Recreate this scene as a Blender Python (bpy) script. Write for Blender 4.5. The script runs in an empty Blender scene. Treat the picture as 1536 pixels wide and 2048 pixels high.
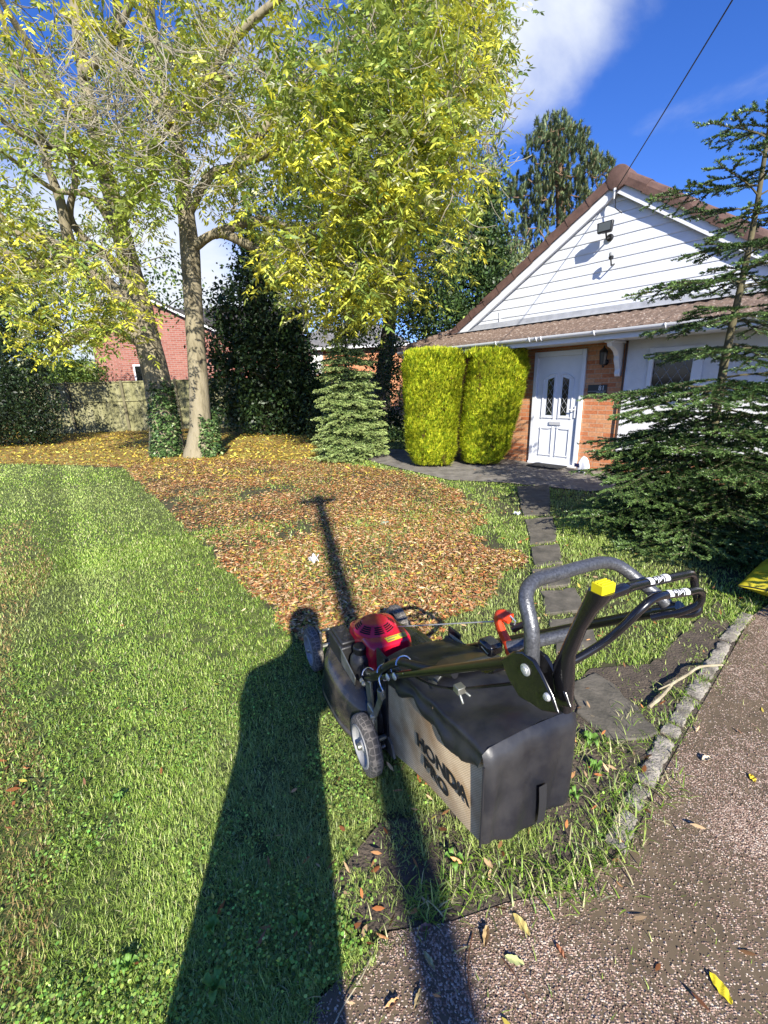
import bpy, bmesh, math, random
import numpy as np
from mathutils import Vector, Matrix
rng = np.random.default_rng(7); random.seed(7)
PI = math.pi
scn = bpy.context.scene
COL = scn.collection
# ------------------------------------------------------------------ camera
FPX, CX, CY, H = 860., 768., 1024., 1.5
pitch = math.atan(254/FPX); roll = math.atan(90/2950.)
_d = np.array([math.sin(roll)*math.cos(pitch), math.cos(roll)*math.cos(pitch), math.sin(pitch)])
_up = -_d; _f = np.array([0, 0, 1.])-_up*_up[2]; _f /= np.linalg.norm(_f); _r = np.cross(_f, _up)
if _r[0] < 0: _r = -_r
RM = np.array([_r, _f, _up]); CAM = np.array([0, 0, H])
def ray(px, py):
    v = np.array([(px-CX)/FPX, (py-CY)/FPX, 1.]); v /= np.linalg.norm(v); return RM@v
def gnd(px, py, z=0.):
    v = ray(px, py); return CAM+v*((z-H)/v[2])
def at(px, py, Y):
    v = ray(px, py); return CAM+v*(Y/v[1])
def onpl(px, py, p0, n):
    v = ray(px, py); return CAM+v*(np.dot(p0-CAM, n)/np.dot(v, n))
def depth(p): return float((RM.T@(np.array(p)-CAM))[2])
cd = bpy.data.cameras.new('camera'); cam = bpy.data.objects.new('camera', cd); COL.objects.link(cam)
cd.sensor_fit = 'VERTICAL'; cd.sensor_height = 36.; cd.lens = FPX/2048*36; cd.clip_end = 2000; cd.clip_start = 0.02
Xc, Yc, Zc = RM[:, 0], -RM[:, 1], -RM[:, 2]
cam.matrix_world = Matrix(((Xc[0], Yc[0], Zc[0], 0), (Xc[1], Yc[1], Zc[1], 0), (Xc[2], Yc[2], Zc[2], H), (0, 0, 0, 1)))
scn.camera = cam
# ------------------------------------------------------------------ light
SUN = ray(622, 1262)                        # direction the sunlight travels
el = math.asin(-SUN[2]); az = math.atan2(-SUN[0], -SUN[1])
sd = bpy.data.lights.new('sun', 'SUN'); sun = bpy.data.objects.new('sun', sd); COL.objects.link(sun)
sd.energy = 5.0; sd.angle = math.radians(0.5); sd.color = (1, 0.95, 0.86)
sun.rotation_euler = Vector(SUN).to_track_quat('-Z', 'Y').to_euler(); sun.location = (0, -20, 30)
W = bpy.data.worlds.new('World'); scn.world = W; W.use_nodes = True
nt = W.node_tree; nt.nodes.clear()
def N(t, typ, **kw):
    n = t.nodes.new(typ)
    for k, v in kw.items(): setattr(n, k, v)
    return n
sky = N(nt, 'ShaderNodeTexSky', sky_type='NISHITA', sun_disc=False, sun_elevation=el, sun_rotation=az)
sky.air_density = 1.0; sky.dust_density = 0.2; sky.ozone_density = 1.6; sky.altitude = 100
hs = N(nt, 'ShaderNodeHueSaturation'); hs.inputs['Saturation'].default_value = 1.12; hs.inputs['Value'].default_value = .94
tc = N(nt, 'ShaderNodeTexCoord')
mp = N(nt, 'ShaderNodeMapping'); mp.inputs['Scale'].default_value = (1.0, 1.0, 2.0); mp.inputs['Location'].default_value = (3.1, .7, .4)
nz = N(nt, 'ShaderNodeTexNoise'); nz.inputs['Scale'].default_value = 2.6; nz.inputs['Detail'].default_value = 9; nz.inputs['Roughness'].default_value = .52; nz.inputs['Distortion'].default_value = .25
L = nt.links.new
tn_ = N(nt, 'ShaderNodeMix', data_type='RGBA', blend_type='MULTIPLY'); tn_.inputs['Factor'].default_value = 1; tn_.inputs['B'].default_value = (1.18, 1.36, 2.25, 1); L(sky.outputs[0], tn_.inputs['A']); L(tn_.outputs['Result'], hs.inputs['Color']); L(tc.outputs['Generated'], mp.inputs[0]); L(mp.outputs[0], nz.inputs['Vector'])
def blob(px, py, k, amp):                     # a bank of cloud around one direction of the sky
    d = ray(px, py)
    dp = N(nt, 'ShaderNodeVectorMath', operation='DOT_PRODUCT'); dp.inputs[1].default_value = tuple(d); L(tc.outputs['Generated'], dp.inputs[0])
    mr = N(nt, 'ShaderNodeMapRange', interpolation_type='SMOOTHSTEP'); mr.inputs['From Min'].default_value = k; mr.inputs['From Max'].default_value = 1.0
    mr.inputs['To Min'].default_value = 0; mr.inputs['To Max'].default_value = amp; L(dp.outputs['Value'], mr.inputs['Value']); return mr
bl = [blob(1020, -90, .962, .34), blob(1040, 60, .986, .17), blob(520, 560, .90, .25), blob(150, 660, .92, .24), blob(640, 120, .95, .14)]
acc = nz.outputs['Fac']
for b in bl:
    a = N(nt, 'ShaderNodeMath', operation='ADD'); L(acc, a.inputs[0]); L(b.outputs[0], a.inputs[1]); acc = a.outputs[0]
cr = N(nt, 'ShaderNodeMapRange', interpolation_type='SMOOTHSTEP'); cr.inputs['From Min'].default_value = .63; cr.inputs['From Max'].default_value = .95; L(acc, cr.inputs['Value'])
mx = N(nt, 'ShaderNodeMix', data_type='RGBA'); L(cr.outputs[0], mx.inputs['Factor']); L(hs.outputs[0], mx.inputs['A']); mx.inputs['B'].default_value = (9.6, 10.2, 11.2, 1)
bg = N(nt, 'ShaderNodeBackground'); bg.inputs['Strength'].default_value = .055; L(mx.outputs['Result'], bg.inputs['Color'])
wo = N(nt, 'ShaderNodeOutputWorld'); L(bg.outputs[0], wo.inputs['Surface'])
scn.view_settings.view_transform = 'Standard'; scn.view_settings.look = 'None'
scn.view_settings.exposure = 0.86; scn.view_settings.gamma = 1
scn.render.engine = 'CYCLES'
c = scn.cycles; c.max_bounces = 6; c.diffuse_bounces = 1; c.glossy_bounces = 3; c.transmission_bounces = 3; c.transparent_max_bounces = 4
c.use_denoising = True
try: c.denoiser = 'OPENIMAGEDENOISE'
except Exception: pass
# ------------------------------------------------------------------ materials
MATS = {}
def mat(name, col, col2=None, scale=20., rough=.6, metal=0., bump=0., bscale=None, spec=.5, detail=6, coat=0., thr=(.35, .65), col3=None, stretch=(1, 1, 1)):
    if name in MATS: return MATS[name]
    m = bpy.data.materials.new(name); m.use_nodes = True; t = m.node_tree; b = t.nodes['Principled BSDF']
    b.inputs['Base Color'].default_value = (*col, 1); b.inputs['Roughness'].default_value = rough; b.inputs['Metallic'].default_value = metal
    b.inputs['Specular IOR Level'].default_value = spec; b.inputs['Coat Weight'].default_value = coat
    tc = N(t, 'ShaderNodeTexCoord'); mpn = N(t, 'ShaderNodeMapping'); mpn.inputs['Scale'].default_value = stretch
    t.links.new(tc.outputs['Object'], mpn.inputs[0])
    if col2 is not None:
        n1 = N(t, 'ShaderNodeTexNoise'); n1.inputs['Scale'].default_value = scale; n1.inputs['Detail'].default_value = detail; n1.inputs['Roughness'].default_value = .62
        t.links.new(mpn.outputs[0], n1.inputs['Vector'])
        r = N(t, 'ShaderNodeValToRGB'); r.color_ramp.elements[0].position = thr[0]; r.color_ramp.elements[1].position = thr[1]
        r.color_ramp.elements[0].color = (*col, 1); r.color_ramp.elements[1].color = (*col2, 1)
        if col3 is not None:
            e = r.color_ramp.elements.new((thr[0]+thr[1])/2); e.color = (*col3, 1)
        t.links.new(n1.outputs['Fac'], r.inputs[0]); t.links.new(r.outputs[0], b.inputs['Base Color'])
    if bump:
        n2 = N(t, 'ShaderNodeTexNoise'); n2.inputs['Scale'].default_value = bscale or scale*3; n2.inputs['Detail'].default_value = 5
        t.links.new(mpn.outputs[0], n2.inputs['Vector'])
        bp = N(t, 'ShaderNodeBump'); bp.inputs['Strength'].default_value = bump; bp.inputs['Distance'].default_value = .01
        t.links.new(n2.outputs['Fac'], bp.inputs['Height']); t.links.new(bp.outputs[0], b.inputs['Normal'])
    MATS[name] = m; return m
def leafmat(name, rough=.45, transl=.35, spec=.4, tint=(1, 1, 1)):      # colour of every leaf comes from the mesh
    if name in MATS: return MATS[name]
    m = bpy.data.materials.new(name); m.use_nodes = True; t = m.node_tree; b = t.nodes['Principled BSDF']
    at_ = N(t, 'ShaderNodeAttribute', attribute_name='Col')
    b.inputs['Roughness'].default_value = rough; b.inputs['Specular IOR Level'].default_value = spec
    tr = N(t, 'ShaderNodeBsdfTranslucent'); ms = N(t, 'ShaderNodeMixShader'); ms.inputs[0].default_value = transl
    t.links.new(at_.outputs['Color'], b.inputs['Base Color']); t.links.new(at_.outputs['Color'], tr.inputs['Color'])
    t.links.new(b.outputs[0], ms.inputs[1]); t.links.new(tr.outputs[0], ms.inputs[2]); t.links.new(ms.outputs[0], t.nodes['Material Output'].inputs['Surface'])
    MATS[name] = m; return m
# ------------------------------------------------------------------ object helpers
def tag(o, label=None, cat=None, group=None, kind=None):
    if label: o['label'] = label
    if cat: o['category'] = cat
    if group: o['group'] = group
    if kind: o['kind'] = kind
    return o
def empty(name, loc=(0, 0, 0), rz=0., label=None, cat=None, group=None):
    o = bpy.data.objects.new(name, None); COL.objects.link(o); o.location = loc; o.rotation_euler = (0, 0, rz); o.empty_display_size = .1
    return tag(o, label, cat, group)
def npmesh(name, V, F, m, parent=None, col=None, smooth=False):
    """V (n,3); F (k,4) or (k,3) array, or a list of index lists"""
    me = bpy.data.meshes.new(name); V = np.asarray(V, dtype=np.float32)
    if isinstance(F, np.ndarray):
        k, w = F.shape
        me.vertices.add(len(V)); me.vertices.foreach_set('co', V.ravel())
        me.loops.add(k*w); me.loops.foreach_set('vertex_index', F.astype(np.int32).ravel())
        me.polygons.add(k); me.polygons.foreach_set('loop_start', np.arange(0, k*w, w, dtype=np.int32))
        me.polygons.foreach_set('loop_total', np.full(k, w, dtype=np.int32))
        me.update(calc_edges=True)
    else:
        me.from_pydata(V.tolist(), [], F); me.update()
    if col is not None:
        a = me.color_attributes.new('Col', 'FLOAT_COLOR', 'POINT'); cc = np.ones((len(V), 4), dtype=np.float32); cc[:, :3] = col; a.data.foreach_set('color', cc.ravel())
    if smooth: me.polygons.foreach_set('use_smooth', np.ones(len(me.polygons), dtype=bool))
    if m is not None: me.materials.append(m)
    o = bpy.data.objects.new(name, me); COL.objects.link(o)
    if parent is not None: o.parent = parent
    return o
class MB:
    def __init__(s): s.v = []; s.f = []
    def add(s, V, F):
        b = len(s.v); s.v += [tuple(map(float, p)) for p in V]; s.f += [[i+b for i in f] for f in F]; return s
    def box(s, x0, x1, y0, y1, z0, z1):
        return s.add([(x0, y0, z0), (x1, y0, z0), (x1, y1, z0), (x0, y1, z0), (x0, y0, z1), (x1, y0, z1), (x1, y1, z1), (x0, y1, z1)],
                     [(0, 3, 2, 1), (4, 5, 6, 7), (0, 1, 5, 4), (1, 2, 6, 5), (2, 3, 7, 6), (3, 0, 4, 7)])
    def tube(s, pts, r, n=8, caps=True, flat=1.):
        pts = [Vector(p) for p in pts]; k = len(pts); rr = [r]*k if not hasattr(r, '__len__') else list(r)
        b = len(s.v); pu = None
        for i, p in enumerate(pts):
            t = (pts[min(i+1, k-1)]-pts[max(i-1, 0)])
            if t.length < 1e-9: t = Vector((0, 0, 1))
            t.normalize()
            if pu is None:
                pu = Vector((0, 0, 1)) if abs(t.z) < .9 else Vector((1, 0, 0))
            u = (pu-t*pu.dot(t)); u.normalize(); w = t.cross(u); pu = u
            for j in range(n):
                a = 2*PI*j/n; s.v.append(tuple(p+(u*math.cos(a)*flat+w*math.sin(a))*rr[i]))
        for i in range(k-1):
            for j in range(n):
                s.f.append([b+i*n+j, b+i*n+(j+1) % n, b+(i+1)*n+(j+1) % n, b+(i+1)*n+j])
        if caps: s.f.append([b+j for j in range(n)][::-1]); s.f.append([b+(k-1)*n+j for j in range(n)])
        return s
    def prism(s, poly, d):                    # polygon (list of 3d points) extruded by vector d
        n = len(poly); P = [Vector(p) for p in poly]; d = Vector(d); b = len(s.v)
        s.v += [tuple(p) for p in P]+[tuple(p+d) for p in P]
        s.f.append([b+i for i in range(n)][::-1]); s.f.append([b+n+i for i in range(n)])
        for i in range(n): j = (i+1) % n; s.f.append([b+i, b+j, b+n+j, b+n+i])
        return s
    def lathe(s, c0, axis, prof, n=24):       # prof: (radius, distance along axis)
        ax = Vector(axis).normalized(); u = ax.orthogonal().normalized(); w = ax.cross(u); c0 = Vector(c0); b = len(s.v); k = len(prof)
        for r, h in prof:
            for j in range(n): a = 2*PI*j/n; s.v.append(tuple(c0+ax*h+(u*math.cos(a)+w*math.sin(a))*r))
        for i in range(k-1):
            for j in range(n): s.f.append([b+i*n+j, b+i*n+(j+1) % n, b+(i+1)*n+(j+1) % n, b+(i+1)*n+j])
        return s
    def grid(s, fn, nu, nv):
        b = len(s.v)
        for i in range(nu+1):
            for j in range(nv+1): s.v.append(tuple(map(float, fn(i/nu, j/nv))))
        for i in range(nu):
            for j in range(nv): a = b+i*(nv+1)+j; s.f.append([a, a+1, a+nv+2, a+nv+1])
        return s
    def obj(s, name, m, parent=None, smooth=False, bevel=0., seg=2, angle=None):
        o = npmesh(name, np.array(s.v), s.f, m, parent, smooth=smooth or bevel > 0)
        bm = bmesh.new(); bm.from_mesh(o.data); bmesh.ops.recalc_face_normals(bm, faces=bm.faces); bm.to_mesh(o.data); bm.free()
        if bevel > 0:
            md = o.modifiers.new('bevel', 'BEVEL'); md.width = bevel; md.segments = seg; md.limit_method = 'ANGLE'; md.angle_limit = math.radians(35)
        if smooth or bevel > 0:
            o.data.set_sharp_from_angle(angle=math.radians(angle or 40))
        return o
def split_loose(o):                            # every loose piece becomes a part of its own
    bm = bmesh.new(); bm.from_mesh(o.data); seen = set(); isl = []
    for v in bm.verts:
        if v.index in seen: continue
        st_, comp = [v], []; seen.add(v.index)
        while st_:
            a = st_.pop(); comp.append(a.index)
            for e in a.link_edges:
                b_ = e.other_vert(a)
                if b_.index not in seen: seen.add(b_.index); st_.append(b_)
        isl.append(set(comp))
    bm.free()
    for comp in isl[1:]:
        c_ = o.copy(); c_.data = o.data.copy(); COL.objects.link(c_); b2 = bmesh.new(); b2.from_mesh(c_.data); bmesh.ops.delete(b2, geom=[v for v in b2.verts if v.index not in comp], context='VERTS'); b2.to_mesh(c_.data); b2.free()
    b2 = bmesh.new(); b2.from_mesh(o.data); bmesh.ops.delete(b2, geom=[v for v in b2.verts if v.index not in isl[0]], context='VERTS'); b2.to_mesh(o.data); b2.free(); return o
def smoothpts(P, k=6):
    P = [np.array(p, float) for p in P]; out = []
    for i in range(len(P)-1):
        a, b, c_, d = P[max(i-1, 0)], P[i], P[i+1], P[min(i+2, len(P)-1)]
        for t in np.linspace(0, 1, k, endpoint=False):
            out.append(.5*((2*b)+(-a+c_)*t+(2*a-5*b+4*c_-d)*t*t+(-a+3*b-3*c_+d)*t**3))
    out.append(P[-1]); return out
def rot_basis(d, up=(0, 0, 1)):               # arrays of orthonormal frames around direction d (n,3)
    d = d/np.linalg.norm(d, axis=1, keepdims=True); u = np.tile(np.array(up, float), (len(d), 1))
    s = np.cross(d, u); l = np.linalg.norm(s, axis=1, keepdims=True); bad = l[:, 0] < 1e-3
    s[bad] = (1, 0, 0); l[bad] = 1; s /= l; n = np.cross(s, d); return d, s, n
def leaf_quads(P, D, S, length, width, cup=0.):      # rhombus leaves from base P along D, side S
    n = len(P); V = np.empty((n, 4, 3)); length = np.broadcast_to(length, (n,))[:, None]; width = np.broadcast_to(width, (n,))[:, None]
    nn = np.cross(S, D)
    V[:, 0] = P; V[:, 1] = P+D*length*.45+S*width*.5+nn*cup*length; V[:, 2] = P+D*length; V[:, 3] = P+D*length*.45-S*width*.5+nn*cup*length
    return V.reshape(-1, 3), np.arange(n*4).reshape(n, 4)
def rand_dir(n, r=None):
    r = r or rng; v = r.normal(size=(n, 3)); return v/np.linalg.norm(v, axis=1, keepdims=True)
def vary(base, n, amt=.25, hue=.1):
    b = np.array(base); v = np.exp(rng.normal(0, amt, (n, 1))); h = 1+rng.normal(0, hue, (n, 3)); return np.clip(b*v*h, 0.003, .95)
def pick(cols, w, n):
    w = np.array(w, float); idx = rng.choice(len(cols), n, p=w/w.sum()); return np.array(cols)[idx]
def inpoly(x, y, poly):
    c_ = np.zeros(len(x), bool); j = len(poly)-1
    for i in range(len(poly)):
        xi, yi = poly[i]; xj, yj = poly[j]
        c_ ^= ((yi > y) != (yj > y)) & (x < (xj-xi)*(y-yi)/(yj-yi+1e-12)+xi); j = i
    return c_
def gp(pxs, z=0.): return [tuple(gnd(x, y, z)[:2]) for x, y in pxs]
# ------------------------------------------------------------------ ground regions (metres)
def vn(x, y, s, seed=0):
    x = np.asarray(x)/s; y = np.asarray(y)/s; xi = np.floor(x).astype(np.int64); yi = np.floor(y).astype(np.int64); fx = x-xi; fy = y-yi
    fx = fx*fx*(3-2*fx); fy = fy*fy*(3-2*fy)
    def h(a, b):
        v = (a*374761393+b*668265263+seed*974711) & 0xffffffff; v = ((v ^ (v >> 13))*1274126177) & 0xffffffff; return ((v ^ (v >> 16)) & 0xffff)/65535.
    return (h(xi, yi)*(1-fx)+h(xi+1, yi)*fx)*(1-fy)+(h(xi, yi+1)*(1-fx)+h(xi+1, yi+1)*fx)*fy
def fbm(x, y, s, seed=0): return (vn(x, y, s, seed)+.5*vn(x, y, s/2, seed+1)+.25*vn(x, y, s/4, seed+2))/1.75
edge_px = [(1500, 1238), (1472, 1292), (1400, 1420), (1330, 1545), (1262, 1690), (1130, 1785), (1010, 1812), (900, 1850), (780, 1868), (690, 1950), (610, 2040)]
DRIVE = [(12, 7.5), (3.9, 3.75), tuple(gnd(1536, 1212)[:2])]+gp(edge_px)+[(-.42, .35), (-.9, -1.), (-1.3, -14), (12, -14)]
p0 = gnd(1105, 931); hu = np.array([math.sin(math.radians(41)), -math.cos(math.radians(41)), 0]); hn = np.array([hu[1], -hu[0], 0])
def hw(x, off, z=0.): return p0+hu*x+hn*off+np.array([0, 0, z])
PATIO = gp([(716, 912), (735, 922), (800, 938), (900, 962), (1000, 966), (1090, 975), (1180, 985)])+[tuple(hw(1.6, .95)[:2]), tuple(hw(4.5, .9)[:2]), tuple(hw(4.5, 0.)[:2]), tuple(hw(-3.0, 0.)[:2]), tuple(hw(-3.6, .35)[:2]), tuple(hw(-4.4, .6)[:2])]
LEAFY = gp([(120, 932), (250, 937), (560, 1240), (600, 1290), (880, 1310), (950, 1260), (1000, 1190), (1010, 1110), (985, 1045), (945, 992), (880, 962), (760, 938), (640, 922), (430, 918)])
FARL = gp([(-260, 945), (0, 928), (260, 932), (430, 921), (650, 925), (740, 915), (700, 868), (640, 848), (430, 838), (130, 845), (-260, 850)])
SOIL = gp([(900, 1620), (1180, 1340), (1300, 1330), (1440, 1200), (1470, 1290), (1262, 1690), (1130, 1785), (900, 1850), (720, 1870), (650, 1780), (760, 1650)])
MOWN = gp([(-400, 960), (0, 930), (250, 937), (560, 1240), (640, 1330), (760, 1540), (700, 1800), (600, 2040)])+[(-1., .2), (-8, .2), (-16, 6)]
STONES = [[(1034, 975), (1098, 972), (1102, 1030), (1048, 1034)], [(1050, 1042), (1106, 1036), (1114, 1084), (1060, 1092)], [(1062, 1098), (1116, 1090), (1126, 1128), (1068, 1136)],
          [(1066, 1142), (1134, 1134), (1142, 1172), (1072, 1180)], [(1082, 1188), (1150, 1180), (1168, 1224), (1092, 1232)], [(1100, 1244), (1180, 1234), (1196, 1300), (1112, 1310)],
          [(1138, 1372), (1196, 1352), (1268, 1412), (1318, 1470), (1236, 1492), (1150, 1430)]]
STG = [gp(s) for s in STONES]
def shrink(poly, k):
    c_ = np.mean(np.array(poly), 0); return [tuple(c_+(np.array(p)-c_)*k) for p in poly]
# ------------------------------------------------------------------ the ground sheets
m_ground = mat('turf_soil', (.040, .044, .014), (.075, .080, .025), 6, rough=.95, bump=.6, bscale=60, col3=(.06, .056, .024), thr=(.3, .7))  # base colour darkened to stand for the shadows among the blades
s = 400.
g = npmesh('ground', [(-s, -s, 0), (s, -s, 0), (s, s, 0), (-s, s, 0)], [[0, 1, 2, 3]], m_ground); tag(g, kind='structure')
def sheet(name, poly, z, m, kind='structure'):
    o = npmesh(name, [(x, y, z) for x, y in poly], [list(range(len(poly)))], m); bm = bmesh.new(); bm.from_mesh(o.data)
    bmesh.ops.triangulate(bm, faces=bm.faces); bmesh.ops.recalc_face_normals(bm, faces=bm.faces)
    bm.normal_update()
    for f in bm.faces:
        if f.normal.z < 0: f.normal_flip()
    bm.to_mesh(o.data); bm.free(); tag(o, kind=kind); return o
m_soil = mat('bare_soil', (.055, .042, .03), (.13, .10, .07), 9, rough=.97, bump=1., bscale=90, thr=(.3, .7))
sheet('soil', SOIL, .009, m_soil)
sheet('leaf_bed', FARL, .003, mat('leaf_bed', (.20, .12, .03), (.42, .30, .06), 5, rough=.95, bump=.6, bscale=40, col3=(.28, .17, .04)))
sheet('lawn', MOWN, .006, mat('lawn', (.060, .082, .018), (.13, .155, .038), 9, rough=.95, bump=.7, bscale=70, col3=(.065, .08, .02)))
# driveway: worn macadam full of small pink and grey stones
m = bpy.data.materials.new('driveway_macadam'); m.use_nodes = True; t = m.node_tree; b = t.nodes['Principled BSDF']; tcn = N(t, 'ShaderNodeTexCoord')
vo = N(t, 'ShaderNodeTexVoronoi'); vo.inputs['Scale'].default_value = 215; vo.inputs['Randomness'].default_value = 1
big = N(t, 'ShaderNodeTexNoise'); big.inputs['Scale'].default_value = 1.5; big.inputs['Detail'].default_value = 7; big.inputs['Roughness'].default_value = .6
sp = N(t, 'ShaderNodeSeparateColor'); t.links.new(vo.outputs['Color'], sp.inputs[0])
rp = N(t, 'ShaderNodeValToRGB'); E_ = rp.color_ramp.elements; E_[0].position = 0; E_[0].color = (.15, .09, .058, 1); E_[1].position = 1; E_[1].color = (.72, .60, .46, 1)
for p_, c_ in ((.3, (.27, .168, .115, 1)), (.58, (.42, .285, .205, 1)), (.82, (.52, .39, .29, 1))): e = E_.new(p_); e.color = c_
t.links.new(sp.outputs[0], rp.inputs[0])
dk = N(t, 'ShaderNodeValToRGB'); dk.color_ramp.elements[0].position = .42; dk.color_ramp.elements[1].position = .60
dk.color_ramp.elements[0].color = (.04, .04, .04, 1); dk.color_ramp.elements[1].color = (1, 1, 1, 1)
for o_ in ('Object',): t.links.new(tcn.outputs[o_], vo.inputs['Vector']); t.links.new(tcn.outputs[o_], big.inputs['Vector'])
t.links.new(big.outputs['Fac'], dk.inputs[0])
# only some stones stand clear of the dark binder and moss; more of them where the surface is worn
n3 = N(t, 'ShaderNodeMath', operation='MULTIPLY_ADD'); t.links.new(dk.outputs[0], n3.inputs[0]); n3.inputs[1].default_value = .72; n3.inputs[2].default_value = .16
lt = N(t, 'ShaderNodeMath', operation='LESS_THAN'); t.links.new(sp.outputs[1], lt.inputs[0]); t.links.new(n3.outputs[0], lt.inputs[1])
md_ = N(t, 'ShaderNodeTexNoise'); md_.inputs['Scale'].default_value = 14; t.links.new(tcn.outputs['Object'], md_.inputs['Vector'])
mr_ = N(t, 'ShaderNodeValToRGB'); mr_.color_ramp.elements[0].color = (.060, .045, .024, 1); mr_.color_ramp.elements[1].color = (.20, .145, .085, 1); t.links.new(md_.outputs['Fac'], mr_.inputs[0])
mm = N(t, 'ShaderNodeMix', data_type='RGBA'); t.links.new(lt.outputs[0], mm.inputs['Factor']); t.links.new(mr_.outputs[0], mm.inputs['A']); t.links.new(rp.outputs[0], mm.inputs['B'])
t.links.new(mm.outputs['Result'], b.inputs['Base Color']); b.inputs['Roughness'].default_value = .85
inv = N(t, 'ShaderNodeMath', operation='SUBTRACT'); inv.inputs[0].default_value = 1; t.links.new(vo.outputs['Distance'], inv.inputs[1])
hm = N(t, 'ShaderNodeMath', operation='MULTIPLY'); t.links.new(inv.outputs[0], hm.inputs[0]); t.links.new(lt.outputs[0], hm.inputs[1])
bp = N(t, 'ShaderNodeBump'); bp.inputs['Strength'].default_value = .8; bp.inputs['Distance'].default_value = .005; t.links.new(hm.outputs[0], bp.inputs['Height']); t.links.new(bp.outputs[0], b.inputs['Normal'])
MATS['drive'] = m
sheet('driveway', DRIVE, .012, m)
m_slab = mat('paving_slab', (.13, .115, .095), (.26, .235, .195), 5, rough=.9, bump=.3, bscale=50)
sheet('patio_path', PATIO, .016, m_slab)
mb = MB()                                     # joints of the patio paving
for k in range(-5, 7): a_, b_ = hw(k*.62, .02), hw(k*.62, .9); q = hu*.005; mb.add([(*(a_-q)[:2], .0205), (*(a_+q)[:2], .0205), (*(b_+q)[:2], .0205), (*(b_-q)[:2], .0205)], [(0, 1, 2, 3)])
a_, b_ = hw(-3.0, .46), hw(4, .46); q = hn*.005; mb.add([(*(a_-q)[:2], .0245), (*(a_+q)[:2], .0245), (*(b_+q)[:2], .0245), (*(b_-q)[:2], .0245)], [(0, 1, 2, 3)])
tag(mb.obj('patio_path_joints', mat('joint_dirt', (.03, .028, .02), rough=.95)), kind='structure')
stl = ['dark flat stepping stone in the shade beside the patio by the front door', 'stepping stone just below the shaded one near the patio', 'small dark stepping stone third along from the patio',
       'stepping stone seen just above the top of the silver mower handlebar', 'stepping stone framed inside the silver mower handlebar loop', 'stepping stone half hidden under the mower handle tubes', 'large dark stone slab in the grass beside the grass bag and the concrete edging']
for i, sg in enumerate(STG):
    mb = MB(); c_ = np.mean(np.array(sg), 0); P = []
    for j in range(len(sg)):
        a_, b_ = np.array(sg[j]), np.array(sg[(j+1) % len(sg)])
        for k in range(4):
            q = a_+(b_-a_)*k/4; q = q+rng.normal(0, .008, 2); P.append((q[0], q[1], -.03))
    mb.prism(P, (0, 0, .052 if i < 6 else .048)); o = mb.obj('stepping_stone', mat('flagstone', (.075, .068, .05), (.16, .14, .105), 9, rough=.9, bump=.4, bscale=60), bevel=.006)
    tag(o, stl[i], 'stepping stone', 'stepping stones across the grass')
# concrete edging beside the driveway: separate worn blocks
kp = [((1492, 1232), (1452, 1285)), ((1450, 1290), (1408, 1358)), ((1404, 1366), (1384, 1398)), ((1380, 1404), (1348, 1450)), ((1345, 1456), (1334, 1476)), ((1330, 1484), (1290, 1572)), ((1284, 1582), (1262, 1618)), ((1256, 1632), (1226, 1700))]
kl = ['topmost block of concrete edging, nearest the yellow sack', 'long block of concrete edging just above the fallen dead branch', 'block of concrete edging under the end of the dead branch', 'block of concrete edging just below the dead branch, with a crack across it',
      'shortest stub of concrete edging, broken off between two longer blocks', 'longest chipped block of concrete edging with a ragged driveway side', 'concrete edging block half sunk between two grass tufts', 'lowest block of concrete edging, nearest the viewer, ending in a grass tuft']
m_conc = mat('weathered_concrete', (.17, .15, .115), (.40, .36, .29), 14, rough=.93, bump=.8, bscale=120, col3=(.28, .25, .20))
for i, (A_, B_) in enumerate(kp):
    a_, b_ = gnd(*A_)[:2], gnd(*B_)[:2]; d = b_-a_; Ln = np.linalg.norm(d); d /= Ln; s_ = np.array([-d[1], d[0]]); wd = .034
    mb = MB(); n_ = 26; wd *= random.uniform(.86, 1.06)
    def fn(u, v):
        ang = v*2*PI; prof = [(-1, -.05), (-1, .012), (-.8, .019), (0, .021), (.8, .019), (1, .012), (1, -.05), (0, -.05), (-1, -.05)]
        k = min(int(round(v*8)), 8); w_, z_ = prof[k]; q = a_+d*Ln*u+s_*w_*wd
        j1 = fbm(q[0]*1.0, q[1]*1.0, .03, i)-.5; j2 = fbm(q[0], q[1], .012, i+40)-.5; chip = (j1*.020+j2*.012)*w_ if abs(w_) > .5 else 0
        return (q[0]+s_[0]*chip, q[1]+s_[1]*chip, z_+(j1*.01 if z_ > 0 else 0))
    mb.grid(fn, n_, 8); P0 = [mb.v[j] for j in range(8)]; P1 = [mb.v[n_*9+j] for j in range(8)]
    mb.add(P0, [list(range(8))]); mb.add(P1, [list(range(8))[::-1]])
    tag(mb.obj('concrete_edging', m_conc, smooth=True), kl[i], 'edging block', 'concrete edging blocks along the driveway')
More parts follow.
